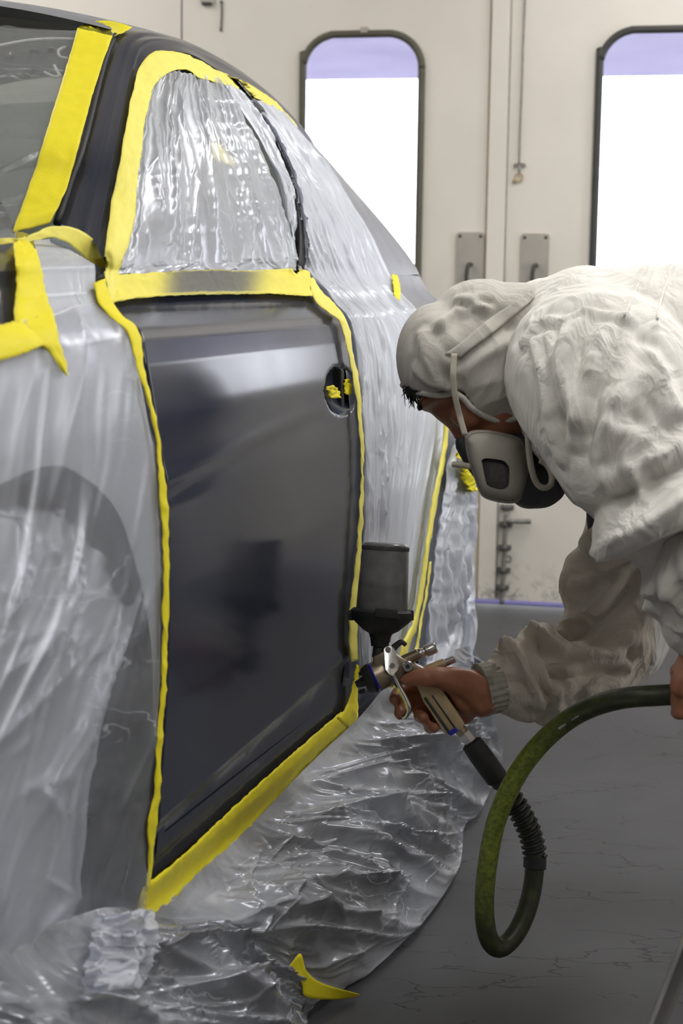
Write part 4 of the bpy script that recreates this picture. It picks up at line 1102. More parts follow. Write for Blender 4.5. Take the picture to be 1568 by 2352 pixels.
# left hand closed on the hose
LH = at(1592, 1590, 2.13)
B.limb([wrL, at(1608, 1540, 2.11), at(1602, 1590, 2.12)], [0.027, 0.033, 0.034])
for k, (dy, r) in enumerate(((-52, 0.0108), (-20, 0.0112), (12, 0.0108), (42, 0.0096))):
    finger([(1600, 1590 + dy * 0.9, 2.150), (1572, 1592 + dy, 2.150), (1556, 1594 + dy, 2.122), (1562, 1596 + dy, 2.094), (1582, 1598 + dy, 2.088)], [r * 1.15, r, r, r * .95, r * .9])
finger([(1612, 1540, 2.10), (1590, 1545, 2.088), (1566, 1560, 2.082), (1556, 1585, 2.080)], [0.02, 0.016, 0.012, 0.0095])
bodyo = B.build('body', 0.0036, 5, M['skin'], per)
sculpt_folds(bodyo, [([(983, 1548), (988, 1558), (986, 1570)], .0025, -.0012), ([(990, 1548), (995, 1558), (993, 1570)], .0022, -.0009), ([(1000, 1580), (1040, 1598), (1075, 1625), (1090, 1650)], .005, -.003), ([(1040, 1540), (1080, 1545), (1110, 1560)], .006, .002), ([(1020, 1560), (1060, 1575), (1095, 1600)], .009, .002)])

# hair, eyes
rng = random.Random(2)
bm = bmesh.new(); HV = []; HFc = []
for k in range(90):
    a = rng.uniform(-1, 1); s_ = rng.uniform(-0.05, 0.05); u0 = rng.uniform(0.036, 0.052)
    p0 = hp(u0, 0.078 - abs(s_) * 0.35, s_); p1 = p0 + HFv * rng.uniform(0.010, 0.020) + HUv * rng.uniform(-0.012, 0.006) + HSv * rng.uniform(-.006, .006)
    p2 = p1 + HFv * rng.uniform(0.0, 0.014) + HUv * rng.uniform(-0.018, 0.0) + HSv * rng.uniform(-.006, .006)
    v_, f_ = tube_arrays([p0, p1, p2], [0.0013, 0.001, 0.0003], 5); k0 = len(HV); HV += v_; HFc += [tuple(i + k0 for i in f) for f in f_]
mesh('hair', HV, HFc, M['hair'], per)
hb = Blob(); hb.limb([hp(0.040, 0.084, 0), hp(0.037, 0.068, 0.050), hp(0.030, 0.030, 0.074)], [0.013, 0.016, 0.012])
hb.build('hair', 0.004, 3, M['hair'], per)
for s_ in (-1, 1):
    HVb = []; HFb = []
    for k in range(26):
        t = k / 25; p0 = hp(0.012 + 0.006 * math.sin(t * 3), 0.0945 - 0.020 * t ** 1.6, s_ * (0.010 + 0.036 * t)); p1 = p0 + HFv * 0.004 + HUv * 0.004 + HSv * s_ * 0.008
        v_, f_ = tube_arrays([p0 - HFv * .003, p1], [0.0012, 0.0004], 5); k0 = len(HVb); HVb += v_; HFb += [tuple(i + k0 for i in f) for f in f_]
    mesh('eyebrow', HVb, HFb, M['hair'], per)
    eb = Blob(); eb.ball(hp(-0.016, 0.0690, 0.031 * s_), 0.0110, seg=14); eb.build('eye', 0.003, 2, M['dark'], per)

# coverall: trunk, sleeves and legs in one continuous cloth
C = Blob()
def ell(c, r, ax): C.ball(c, r, ax, 14)
iax = (RGT, FWD, UPV)
trunk = [(1285, 855, 2.30, .085, .145, .135), (1330, 862, 2.30, .10, .175, .150), (1400, 885, 2.30, .11, .19, .160), (1480, 892, 2.29, .12, .19, .166), (1560, 888, 2.28, .12, .185, .168), (1650, 885, 2.28, .13, .18, .168), (1740, 880, 2.28, .13, .18, .17), (1840, 880, 2.28, .13, .18, .17)]
for px, py, d, a, b, c in trunk: ell(at(px, py, d), (a, b, c), iax)
C.ball(pel, (0.15, 0.185, 0.17))
# hood fabric gathered round the neck
C.limb([at(1215, 745, 2.30), at(1205, 830, 2.22), at(1230, 930, 2.21), at(1290, 1040, 2.23), at(1360, 1095, 2.26)], [0.022, 0.026, 0.028, 0.030, 0.034])
C.limb([at(1235, 690, 2.31), at(1205, 740, 2.30)], [0.03, 0.024])
C.limb([at(1215, 745, 2.32), at(1225, 850, 2.39), at(1280, 960, 2.40)], [0.024, 0.03, 0.03])
# left (near) sleeve
C.limb([at(1360, 850, 2.19), at(1400, 900, 2.13), at(1480, 1050, 2.08), at(1560, 1170, 2.05), at(1600, 1250, 2.06)], [0.115, 0.118, 0.105, 0.092, 0.082])
C.limb([at(1590, 1210, 2.05), at(1605, 1320, 2.07), at(1622, 1410, 2.09)], [0.078, 0.070, 0.062])
C.limb([at(1330, 1010, 2.20), at(1360, 1090, 2.22)], [0.05, 0.045])
# right (far) sleeve
C.limb([at(1470, 1010, 2.44), at(1468, 1180, 2.47), at(1436, 1330, 2.49), at(1415, 1450, 2.49)], [0.080, 0.075, 0.080, 0.082])
C.limb([at(1420, 1420, 2.49), at(1370, 1515, 2.48), at(1290, 1550, 2.46), at(1215, 1562, 2.43), at(1160, 1572, 2.415), at(1135, 1578, 2.405)], [0.080, 0.070, 0.066, 0.058, 0.048, 0.036])
C.ball(at(1170, 1515, 2.41), (0.026, 0.03, 0.030)); C.ball(at(1240, 1480, 2.43), (0.035, 0.035, 0.034)); C.ball(at(1205, 1625, 2.42), (0.03, 0.03, 0.022)); C.ball(at(1280, 1625, 2.45), (0.05, 0.04, 0.03))
C.ball(at(1335, 1350, 2.47), (0.03, 0.04, 0.06)); C.ball(at(1345, 1340, 2.46), (0.04, 0.03, 0.035))
C.ball(at(1500, 1420, 2.49), (0.03, 0.04, 0.05))
# legs
for hp_, kn, an in ((hipR, knR, anR), (hipL, knL, anL)):
    C.limb([hp_, (hp_ + kn) / 2, kn, (kn + an) / 2, an + Vector((0, 0, 0.03))], [0.125, 0.115, 0.092, 0.082, 0.075])
suit = C.build('coverall', 0.0054, 6, M['cloth'], per)
STROKES = [
 # shoulder drapes radiating from the neck
 ([(1235, 790), (1250, 880), (1262, 960), (1290, 1050)], 0.0076, 0.0093), ([(1262, 770), (1268, 850), (1275, 940)], 0.0068, 0.0081), ([(1300, 745), (1292, 830), (1300, 920)], 0.0085, 0.0081),
 ([(1345, 730), (1310, 790), (1300, 860), (1330, 960)], 0.0102, 0.0116), ([(1385, 760), (1350, 860), (1330, 960), (1320, 1010)], 0.0085, 0.0104), ([(1290, 740), (1330, 725), (1390, 722), (1450, 740)], 0.0059, 0.0070),
 ([(1210, 790), (1240, 745), (1280, 735)], 0.0059, 0.0070), ([(1450, 800), (1420, 900), (1400, 980)], 0.0102, 0.0093), ([(1490, 820), (1510, 850), (1545, 940), (1568, 960)], 0.0102, 0.0139),
 ([(1380, 1010), (1420, 930), (1470, 860)], 0.0136, 0.0116), ([(1400, 1110), (1390, 1050), (1420, 990)], 0.0102, 0.0116), ([(1470, 1130), (1440, 1060), (1455, 1000)], 0.0085, 0.0116),
 # near-sleeve elbow roll
 ([(1395, 1235), (1440, 1215), (1500, 1190), (1568, 1150)], 0.0160, 0.0290), ([(1390, 1250), (1450, 1250), (1520, 1220), (1568, 1200)], 0.0085, 0.0139), ([(1488, 1296), (1530, 1268), (1580, 1246)], .016, -.030),
 ([(1400, 1150), (1460, 1120), (1540, 1080)], 0.0102, -0.0093), ([(1500, 1060), (1540, 1040), (1568, 1000)], 0.0085, 0.0093), ([(1520, 1320), (1545, 1360), (1568, 1400)], 0.0085, 0.0116), ([(1500, 1350), (1530, 1420), (1568, 1440)], 0.0068, 0.0093),
 # back yoke and its seam band
 ([(1432, 735), (1455, 680), (1480, 620)], 0.0034, 0.0032), ([(1500, 752), (1518, 690), (1545, 612)], 0.0034, 0.0032), ([(1300, 690), (1380, 680), (1440, 690)], 0.0136, 0.0032),
 # far sleeve: long drape lines and bunching at the forearm
 ([(1470, 1310), (1400, 1400), (1300, 1465)], 0.0093, -0.0108), ([(1440, 1300), (1370, 1390), (1290, 1440)], 0.0102, 0.0084), ([(1500, 1390), (1440, 1470), (1370, 1500), (1290, 1480)], 0.0102, 0.0120),
 ([(1225, 1440), (1260, 1470), (1290, 1500), (1350, 1510), (1420, 1500)], 0.0068, 0.0120), ([(1235, 1480), (1260, 1530), (1290, 1570)], 0.0068, -0.0096), ([(1160, 1480), (1190, 1500), (1220, 1560), (1240, 1620)], 0.0068, 0.0120),
 ([(1190, 1490), (1230, 1560), (1255, 1600)], 0.0051, -0.0096), ([(1275, 1560), (1340, 1555), (1420, 1540)], 0.0068, -0.0084), ([(1290, 1540), (1350, 1530), (1430, 1525)], 0.0076, 0.0096), ([(1280, 1570), (1275, 1610), (1285, 1650)], 0.0059, 0.0084),
 ([(1320, 1340), (1380, 1325), (1420, 1310)], 0.0059, 0.0084), ([(1150, 1560), (1190, 1570), (1220, 1600)], 0.0051, -0.0072), ([(1480, 1480), (1420, 1560), (1350, 1590)], 0.0085, 0.0072),
]
sculpt_folds(suit, STROKES)
co = get_co(suit); no = get_no(suit)
dn = folds(co[:, 0] + co[:, 1] * 0.4, co[:, 2] + co[:, 1] * 0.3, [(60, .12, 3, .003, 3), (112, .07, 4, .0022, 5), (35, .05, 4, .0015, 5)], 5)
set_co(suit, co + no * dn[:, None])
# the far sleeve gets a darker tan cotton
suit.data.materials.append(M['cloth_tan'])
cen = np.zeros(len(suit.data.polygons) * 3); suit.data.polygons.foreach_get('center', cen); cen = cen.reshape(-1, 3)
axis_pts = np.array([list(p) for p in (at(1420, 1240, 2.47), at(1425, 1330, 2.49), at(1415, 1450, 2.49), at(1290, 1550, 2.46), at(1135, 1578, 2.405))])
dsl = seg_dist(cen, axis_pts)
mi = ((dsl < 0.115) & (cen[:, 2] < 0.70) & (cen[:, 0] < 0.46) & (cen[:, 1] > 2.30)).astype(np.int32)
suit.data.polygons.foreach_set('material_index', mi); suit.data.update()
# chest flap hanging open, and the dark shirt behind it
FL = np.array([[np.array(at(p[0], p[1], p[2] - 0.03)) for p in row] for row in [
    [(1322, 1238, 2.24), (1365, 1205, 2.25), (1400, 1180, 2.27), (1440, 1170, 2.29)], [(1332, 1262, 2.23), (1372, 1245, 2.245), (1410, 1228, 2.26), (1450, 1210, 2.28)],
    [(1352, 1290, 2.24), (1385, 1280, 2.25), (1425, 1262, 2.265), (1470, 1240, 2.28)], [(1372, 1318, 2.25), (1402, 1308, 2.26), (1440, 1290, 2.27), (1490, 1265, 2.285)]]])
fl = grid_mesh('chest_flap', FL, M['cloth_tan'], per); fl.modifiers.new('soft', 'SUBSURF').levels = 2; fl.modifiers[0].render_levels = 2; solid(fl, 0.003)
sb = Blob(); sb.limb([at(1365, 1130, 2.30), at(1378, 1200, 2.31), at(1400, 1250, 2.33)], [0.012, 0.020, 0.026]); sb.build('shirt', 0.006, 3, M['shirt'], per)
# ribbed cuff
cuff_pts = [at(1142, 1576, 2.407), at(1125, 1580, 2.403), at(1104, 1585, 2.399)]
vs, fs = tube_arrays(resample(np.array([list(p) for p in cuff_pts]), 24), 0.0375, 120)
vs = np.array(vs); cc = np.array([list(p) for p in resample(np.array([list(p) for p in cuff_pts]), 24)])
for j in range(24):
    for k in range(120):
        v = vs[j * 120 + k]; d = v - cc[j]; vs[j * 120 + k] = cc[j] + d * (1.0 + 0.030 * math.cos(k * 2 * math.pi / 120 * 24) + (0.04 if j > 20 else 0))
mesh('sleeve_cuff', vs, fs, M['cuff'], per)
# seam band across the back
def on_suit(pts, off=0.002):
    bv = bvh_of([suit]); out = []
    for px, py in pts:
        h = bv.ray_cast(CAM, ray(px, py).normalized())
        if h[0] is not None: out.append(h[0] + (h[1] if h[1].dot(ray(px, py)) < 0 else -h[1]) * off)
    return out
for pl in ([(1434, 724), (1445, 700), (1462, 660), (1482, 622), (1488, 612)], [(1507, 734), (1512, 712), (1528, 660), (1548, 612)]):
    q = on_suit(pl)
    if len(q) > 2: tube('back_seam', q, 0.0017, M['cloth'], per, 8, 30)
for an in (anR, anL):
    s_ = Blob(); s_.limb([an + Vector((0.05, 0, -0.055)), an + Vector((-0.08, 0, -0.055)), an + Vector((-0.18, 0, -0.062))], [0.045, 0.044, 0.036]); s_.limb([an + Vector((0.02, 0, 0.01)), an + Vector((0.02, 0, -0.05))], [0.05, 0.048])
    sh = s_.build('shoe', 0.007, 4, M['shoe'], per); cs = get_co(sh); cs[:, 2] = np.maximum(cs[:, 2], 0.003); set_co(sh, cs)

# cotton hood
Hd = Blob()
Hd.ball(hp(0.0, -0.005), (0.100, 0.090, 0.100), hax); Hd.ball(hp(-0.03, -0.02), (0.090, 0.085, 0.09), hax)
Hd.ball(at(1100, 718, 2.29), (0.062, 0.072, 0.046), iax); Hd.ball(at(1125, 668, 2.29), (0.020, 0.04, 0.016), iax); Hd.limb([at(1120, 672, 2.28), at(1146, 662, 2.28)], [0.013, 0.010])
Hd.ball(at(1170, 740, 2.30), (0.055, 0.085, 0.055), iax); Hd.ball(at(1200, 700, 2.30), (0.04, 0.07, 0.03), iax); Hd.ball(at(1190, 850, 2.29), (0.045, 0.095, 0.09), iax)
Hd.ball(at(1000, 820, 2.28), (0.055, 0.088, 0.075), iax)
hood = Hd.build('hood', 0.0045, 6, M['cloth_hood'], per)
# face opening: everything in front of the hem is cut away
HEM_PX = [(880, 862), (945, 900), (975, 912), (1010, 915), (1045, 906), (1062, 918), (1080, 946), (1110, 964), (1150, 970), (1185, 962), (1212, 940), (1230, 960), (1330, 1010)]
hem = [(x, y) for x, y in resample(HEM_PX, 120)]
hem3 = np.array([list(at(x, y, 2.29)) for x, y in hem])
def below_hem(p):
    d = Vector(p) - HC0; x = d.dot(RGT); y = -d.dot(UPV)
    hx = [(Vector(q) - HC0).dot(RGT) for q in hem3]; hy = [-(Vector(q) - HC0).dot(UPV) for q in hem3]
    return y > np.interp(x, hx, hy)
sculpt_folds(hood, [([(965, 770), (985, 850), (1030, 890)], .007, .006), ([(955, 850), (985, 880), (1035, 890)], .006, .006), ([(1010, 745), (1050, 715), (1110, 712)], .006, .008), ([(1005, 770), (1020, 800), (1045, 815)], .007, -.004),
    ([(1060, 860), (1110, 820), (1160, 790)], .012, .006), ([(1050, 840), (1100, 800), (1170, 750)], .006, -.004), ([(1070, 900), (1120, 880), (1190, 860)], .012, .005), ([(1050, 690), (1090, 690), (1120, 705)], .006, .006), ([(1100, 690), (1125, 695)], .004, -.006), ([(1060, 700), (1090, 715)], .005, -.006), ([(1090, 940), (1130, 920), (1200, 900)], .010, .004)])
bm = bmesh.new(); bm.from_mesh(hood.data)
kill = [f for f in bm.faces if below_hem(f.calc_center_median())]
bmesh.ops.delete(bm, geom=kill, context='FACES')
edge_v = [v for v in bm.verts if v.is_boundary]
bm.to_mesh(hood.data); bm.free(); hood.data.shade_smooth(); solid(hood, 0.0025, -1)
hbv = bvh_of([hood]); hemline = []
for x, y in hem:
    for dy in (0, -4, -8, -13, -20):
        h = hbv.ray_cast(CAM, ray(x, y + dy).normalized())
        if h[0] is not None and (h[0] - CAM).dot(FWD) < 2.33: hemline.append(h[0] - FWD * 0.001 - UPV * 0.002); break
    else:
        if hemline and x < 1216: hemline.append(at(x, y, (hemline[-1] - CAM).dot(FWD)))
if len(hemline) > 10:
    hl = np.array([list(p) for p in hemline]); ker_ = np.ones(13) / 13
    hl = np.stack([np.convolve(np.pad(hl[:, k], 6, mode='edge'), ker_, 'valid') for k in range(3)], 1)
    tube('hood_hem', hl, 0.0042, M['cloth_hood'], hood, 10)
def on_hood(pts, off):
    out = []
    for px, py in resample(pts, 26):
        h = hbv.ray_cast(CAM, ray(px, py).normalized())
        if h[0] is not None: out.append(h[0] - ray(px, py).normalized() * off)
    return out
HB2 = hbv
band_ = sheet('head_strap', [(1022, 812), (1060, 785), (1120, 735), (1190, 688), (1222, 664)], [(1058, 822), (1075, 806), (1130, 765), (1195, 712), (1228, 684)], 6, 40, HB2, 0.004, M['cloth_hood'], (), 3, 0.0018, 4, per)

# respirator
rs = empty('respirator', hp(-0.1, 0.09)); rs['label'] = 'warm grey half-mask respirator with round-cornered side filter'
rs.parent = per; rs.matrix_parent_inverse = Matrix.Translation(per.location).inverted()
bpy.context.view_layer.update()
def child_of_rs(o):
    o.parent = rs; o.matrix_parent_inverse = rs.matrix_world.inverted(); return o
fb = Blob(); fb.ball(hp(-0.108, 0.062), (0.044, 0.055, 0.046), hax); fb.ball(hp(-0.13, 0.050), (0.050, 0.056, 0.030), hax); fb.limb([hp(-0.062, 0.090), hp(-0.085, 0.092), hp(-0.115, 0.098)], [0.016, 0.022, 0.022])
fb.limb([at(1215, 1120, 2.24), at(1245, 1110, 2.26), at(1280, 1095, 2.28)], [0.030, 0.034, 0.022]); fb.ball(at(1262, 1120, 2.27), (0.022, 0.05, 0.022), iax)
child_of_rs(fb.build('facepiece', 0.0045, 5, M['mask_dark']))
CART = [(1066, 1002), (1080, 990), (1108, 987), (1135, 990), (1182, 1001), (1200, 1014), (1208, 1040), (1214, 1090), (1207, 1125), (1194, 1150), (1172, 1157), (1140, 1153), (1112, 1144), (1099, 1128), (1086, 1090), (1072, 1045)]
INS = [(1106, 1058), (1116, 1053), (1150, 1057), (1162, 1064), (1169, 1078), (1168, 1112), (1162, 1122), (1148, 1125), (1124, 1118), (1116, 1108)]
cx_, cy_ = 1142, 1072
def scaled(P, k): return [(cx_ + (x - cx_) * k, cy_ + (y - cy_) * k) for x, y in P]
def ring_loft(name, rings, mat, cap0=True, cap1=True):
    vs = [at(x, y, d) for P, d in rings for x, y in P]; n = len(rings[0][0]); fs = grid_faces(len(rings), n, True)
    if cap0: fs.append(tuple(range(n))[::-1])
    if cap1: fs.append(tuple(range((len(rings) - 1) * n, len(rings) * n)))
    bm = bmesh.new(); bv = [bm.verts.new(v) for v in vs]
    for f in fs: bm.faces.new([bv[i] for i in f])
    return from_bm(name, bm, mat, None, True)
dC = 2.198
cps = [(scaled(resample(CART + [CART[0]], 60)[:-1].tolist(), k), d) for k, d in ((0.90, dC + 0.055), (0.98, dC + 0.045), (1.0, dC + 0.03), (0.99, dC + 0.020), (0.93, dC + 0.012), (0.915, dC + 0.0125), (0.86, dC + 0.004), (0.74, dC))]
ins = resample(INS + [INS[0]], 60)[:-1].tolist()
cart = ring_loft('filter_cartridge', cps + [(scaled(ins, 1.03), dC - 0.001), (ins, dC + 0.002), (scaled(ins, 0.97), dC + 0.010)], M['mask'], True, True)
child_of_rs(cart); auto_smooth(cart, 50)
gr = ring_loft('filter_grille', [(scaled(ins, 0.985), dC + 0.0085), (scaled(ins, 0.96), dC + 0.0075), (scaled(ins, 0.5), dC + 0.0065)], M['grille'], False, True); child_of_rs(gr)
c2 = Blob(); c2.ball(hp(-0.118, 0.070, -0.075), (0.045, 0.024, 0.045), hax); child_of_rs(c2.build('filter_cartridge', 0.006, 4, M['mask']))
def strap(pts, w, label=None, name='strap'):
    P = resample(np.array([list(at(*p)) for p in pts]), 40); o = tube(name, P, w, M['elastic'], None, 8); child_of_rs(o); return o
def flat_strap(px, dep, w):
    L = [(x - w, y) for x, y in px]; R = [(x + w, y) for x, y in px]
    G = np.array([[np.array(at(*(np.array(l) * (1 - t) + np.array(r) * t), d)) for t in np.linspace(0, 1, 4)] for l, r, d in zip(resample(L, 30), resample(R, 30), np.interp(np.linspace(0, 1, 30), np.linspace(0, 1, len(dep)), dep))])
    o = grid_mesh('strap', G, M['elastic']); solid(o, 0.0016); child_of_rs(o)
flat_strap([(1043, 812), (1040, 860), (1044, 905), (1054, 950), (1068, 1000)], [2.192, 2.190, 2.196, 2.205, 2.205], 7)
strap([(1214, 925, 2.19), (1211, 960, 2.185), (1213, 1020, 2.185), (1220, 1075, 2.185), (1232, 1110, 2.19), (1250, 1121, 2.19), (1265, 1112, 2.195), (1266, 1090, 2.20), (1255, 1068, 2.205), (1240, 1058, 2.21)], 0.0042)
strap([(1222, 930, 2.20), (1228, 985, 2.21), (1232, 1040, 2.215)], 0.003)
strap([(1040, 1066, 2.235), (1060, 1068, 2.228), (1082, 1072, 2.22)], 0.0042)

# ================================================================== SPRAY GUN
GD = 2.360
gun = empty('spray_gun', at(930, 1560, GD), 'bronze gravity-feed spray gun with smoky upside-down cup held at the door', 'spray gun')
lid_c = at(876, 1412, GD); axis = (at(886, 1246, GD) - lid_c).normalized(); k = GD / FPX
cup = lathe('paint_cup', lid_c, lid_c + axis, [(-0.004, 58 * k), (0.0, 60 * k), (0.02, 59 * k), (0.085, 54.5 * k), (0.095, 53.5 * k), (0.0985, 52 * k), (0.1015, 48 * k), (0.1025, 40 * k), (0.103, 0.004)], M['cup'], gun, 48)
lathe('paint', lid_c, lid_c + axis, [(0.0, 57 * k), (0.004, 57.5 * k), (0.045, 56 * k), (0.045, 0.004)], M['cup_paint'], cup, 40)
lathe('cup_rim', lid_c, lid_c + axis, [(0.092, 54.6 * k), (0.096, 55.2 * k), (0.098, 54.0 * k), (0.098, 50 * k)], M['grille'], cup, 40)
lid = lathe('cup_lid', lid_c, lid_c - axis, [(-0.008, 66 * k), (-0.005, 71 * k), (0.003, 71.5 * k), (0.007, 68 * k), (0.014, 56 * k), (0.022, 42 * k), (0.027, 27 * k), (0.034, 23 * k), (0.045, 20 * k)], M['rubber'], gun, 48)
prism_px('lid_clip', [(862, 1397), (912, 1400), (917, 1422), (860, 1418)], GD - 0.047, GD - 0.038, M['rubber'], lid)
for sx in (806, 944): prism_px('lid_lug', [(sx - 8, 1402), (sx + 6, 1402), (sx + 6, 1426), (sx - 8, 1424)], GD - 0.008, GD + 0.008, M['rubber'], lid, 0.002)
cyl_px('neck_nut', (881, 1448), (877, 1474), GD, GD, 19, M['steel'], gun, 6)
cyl_px('neck_collar', (877, 1470), (871, 1500), GD, GD, 13, M['gun'], gun)
cyl_px('neck_stem', (872, 1484), (868, 1512), GD, GD, 15, M['darkmetal'], gun)
BODY = [(856, 1508), (884, 1494), (905, 1500), (925, 1512), (960, 1528), (985, 1540), (985, 1560), (940, 1572), (905, 1575), (880, 1566), (858, 1545)]
prism_px('gun_body', BODY, GD - 0.014, GD + 0.014, M['gun'], gun, 0.005)
cyl_px('gun_barrel', (905, 1536), (858, 1556), GD, GD, 31, M['gun'], gun, 32, 35)
cyl_px('air_ring', (866, 1552), (856, 1557), GD, GD, 36.5, M['blue'], gun, 36)
ac = cyl_px('air_cap', (858, 1556), (836, 1565), GD, GD, 36, M['rubber'], gun, 36, 31)
cyl_px('nozzle', (838, 1564), (817, 1573), GD, GD, 12, M['dark'], ac, 20, 8)
for q in (-1, 1): cyl_px('cap_horn', (838, 1564 + 22 * q), (824, 1570 + 21 * q), GD, GD, 6, M['dark'], ac, 12, 4)
trg = prism_px('trigger', [(880, 1491), (886, 1484), (897, 1483), (905, 1489), (911, 1505), (917, 1528), (913, 1540), (901, 1553), (893, 1549), (884, 1538)], GD - 0.021, GD - 0.016, M['trigger'], gun, 0.0012, (0.00011, -0.00023), (897, 1520))
for px, py, e_ in ((891, 1492, 0.006), (901, 1529, -0.0015)): cyl_px('pivot_screw', (px, py), (px, py), GD - 0.0245 + e_, GD - 0.018 + e_, 6.5, M['steel'], trg, 16)
lv = [at(x, y, GD - d) for x, y, d in ((899, 1545, .0185), (908, 1562, .020), (920, 1585, .021), (932, 1607, .021), (938, 1626, .020), (935, 1640, .017), (926, 1648, .012))]
tube('trigger_lever', lv, [0.0045, 0.0048, 0.0048, 0.0045, 0.0042, 0.004, 0.0035], M['chrome'], trg, 14, 40)
tube('gun_hook', [at(x, y, GD) for x, y in ((900, 1492), (910, 1482), (922, 1475), (932, 1482))], [0.0055, 0.0045, 0.004, 0.003], M['darkmetal'], gun, 10, 20)
k1 = cyl_px('fluid_knob', (918, 1522), (962, 1502), GD, GD, 13, M['gun'], gun, 24)
lathe('knurled_cap', at(958, 1504, GD), at(1002, 1485, GD), [(0, .0065), (.003, .0075), (.008, .0072), (.009, .0064), (.012, .0064), (.013, .0086), (.026, .0088), (.029, .007)], M['steel'], k1, 14)
cyl_px('air_rod', (935, 1556), (1022, 1522), GD + 0.002, GD + 0.002, 11, M['gun_tan'], gun, 24)
cyl_px('air_knob', (1012, 1527), (1044, 1513), GD + 0.002, GD + 0.002, 9, M['steel'], gun, 12)
pt = cyl_px('side_port', (937, 1531), (936, 1531), GD - 0.004, GD - 0.024, 15, M['steel'], gun, 24, 12.5)
cyl_px('port_hole', (936, 1531), (936, 1531), GD - 0.0235, GD - 0.0248, 5, M['dark'], pt, 16)
grip = prism_px('gun_grip', [(950, 1560), (992, 1548), (1068, 1662), (1062, 1676), (1030, 1690), (1020, 1686), (972, 1612)], GD - 0.012, GD + 0.013, M['gun_tan'], gun, 0.004)
prism_px('grip_groove', [(972, 1604), (978, 1600), (1036, 1684), (1030, 1688)], GD - 0.0126, GD - 0.010, M['darkmetal'], grip, 0.0005)
prism_px('grip_groove', [(990, 1598), (993, 1596), (1050, 1676), (1046, 1679)], GD - 0.0126, GD - 0.010, M['darkmetal'], grip, 0.0005)
prism_px('colour_tag', [(1028, 1681), (1046, 1670), (1053, 1679), (1034, 1691)], GD - 0.0135, GD + 0.011, M['blue'], grip, 0.001)
cyl_px('air_inlet', (1050, 1668), (1066, 1686), GD, GD, 14, M['gun'], gun, 24)
cyl_px('inlet_nut', (1063, 1682), (1084, 1708), GD, GD, 15, M['steel'], gun, 6)

# ================================================================== AIR HOSE
hs_root = empty('air_hose', at(1140, 2190, 2.33), 'green spattered air hose looping from the gun grip to the left hand', 'hose')
cpl = lathe('quick_coupler', at(1080, 1703, GD), at(1150, 1800, GD), [(0, .011), (.003, .0155), (.03, .0168), (.064, .0165), (.068, .014), (.069, .011), (.080, .0105)], M['rubber'], hs_root, 28)
lathe('coupler_ring', at(1142, 1790, GD), at(1172, 1832, GD), [(0, .0105), (.002, .0125), (.009, .0125), (.011, .0095), (.015, .0095), (.017, .0135), (.026, .0135), (.029, .011)], M['dark'], hs_root, 24)
HOSE = [(1160, 1815, 2.36), (1182, 1845, 2.36), (1205, 1885, 2.36), (1222, 1930, 2.362), (1228, 1975, 2.362), (1222, 2040, 2.36), (1206, 2100, 2.352), (1180, 2150, 2.342), (1148, 2177, 2.33), (1125, 2162, 2.318), (1114, 2120, 2.31), (1112, 2060, 2.305), (1120, 1980, 2.30), (1138, 1890, 2.29), (1168, 1815, 2.275), (1210, 1745, 2.26), (1270, 1680, 2.235), (1340, 1632, 2.20), (1420, 1606, 2.165), (1500, 1598, 2.135), (1580, 1598, 2.12), (1655, 1625, 2.10), (1710, 1720, 2.06), (1750, 1900, 2.00), (1800, 2120, 1.94), (1880, 2420, 1.88), (1960, 2660, 1.84), (2150, 2690, 1.83)]
HP = resample(np.array([list(at(*p)) for p in HOSE]), 420)
HP[:, 2] = np.maximum(HP[:, 2], 0.0148)
ho = tube('hose', HP, 0.0138, M['hose'], hs_root, 20)
pj = np.array([((Vector(p) - CAM).dot(RGT), (Vector(p) - CAM).dot(FWD)) for p in HP])
idx = np.linspace(0, 1, 420)
near = lambda px, py, d: int(np.argmin(np.linalg.norm(HP - np.array(at(px, py, d)), axis=1)))
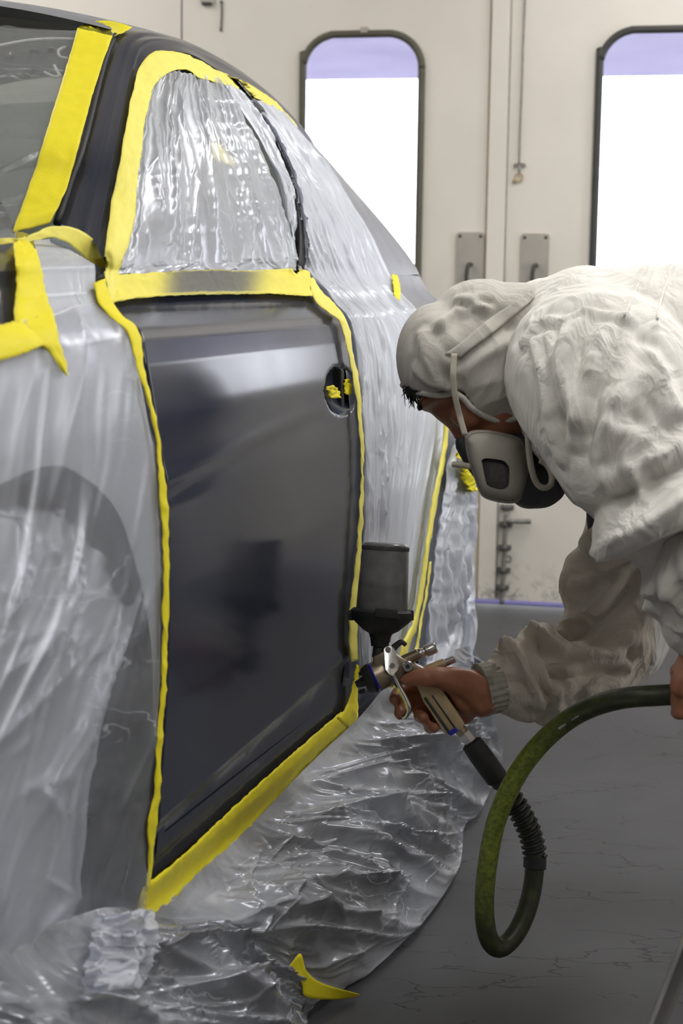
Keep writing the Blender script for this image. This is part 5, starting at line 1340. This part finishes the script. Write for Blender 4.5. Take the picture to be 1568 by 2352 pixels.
KEY = [(1160, 1815, 2.36, 1), (1228, 1975, 2.362, 1), (1148, 2177, 2.33, 1), (1114, 2120, 2.31, .85), (1112, 2060, 2.305, .5), (1120, 1980, 2.30, .12), (1138, 1890, 2.29, .03), (1168, 1815, 2.275, 0), (1210, 1745, 2.26, .1), (1270, 1680, 2.235, .45), (1340, 1632, 2.20, .85), (1420, 1606, 2.165, .95), (1580, 1598, 2.12, 1)]
sp = np.interp(np.arange(420), [near(*k_[:3]) for k_ in KEY] + [419], [k_[3] for k_ in KEY] + [1])
a2 = ho.data.attributes.new('spray', 'FLOAT', 'POINT')
va = np.r_[np.repeat(sp, 20), [1, 1]]; va[:-2] = np.clip(va[:-2] + 0.25 * perlin(np.repeat(idx, 20) * 90, np.tile(np.arange(20) / 3.0, 420), 3), 0, 1)
a2.data.foreach_set('value', va)
# bare patches where the cover has flaked
for i0_ in (near(1282, 1672, 2.23), near(1312, 1650, 2.212)):
    seg_ = HP[i0_:i0_ + 5]
    c_ = np.array([p + np.array(-FWD) * 0.0125 for p in seg_]); tube('bare_patch', c_, 0.0042, M['steel'], ho, 8, 10)
# spring strain relief
sl = resample(np.array([list(at(*p)) for p in HOSE[0:6]]), 200)
T_, A_, B_ = frames(sl); turns = 11; P = []
cut = int(200 * 0.70)
for i in range(cut):
    a = 2 * math.pi * turns * i / cut; P.append(sl[i] + (A_[i] * math.cos(a) + B_[i] * math.sin(a)) * 0.0158)
tube('spring_guard', resample(np.array(P), 420, False), 0.0026, M['dark'], hs_root, 8)
tube('guard_collar', sl[cut:cut + 22], 0.0165, M['dark'], hs_root, 20)

# second hose close to the camera, lower right
t2 = tube('floor_hose', resample(np.array([list(at(*p)) for p in ((1860, 1500, 1.66), (1725, 1850, 1.68), (1605, 2110, 1.70), (1545, 2260, 1.72), (1480, 2430, 1.73), (1420, 2590, 1.745), (1350, 2750, 1.76))]), 60), 0.0095, M['steel'], None, 16)
tag(t2, 'pale grey hose slanting to the floor at the lower right corner', 'hose')
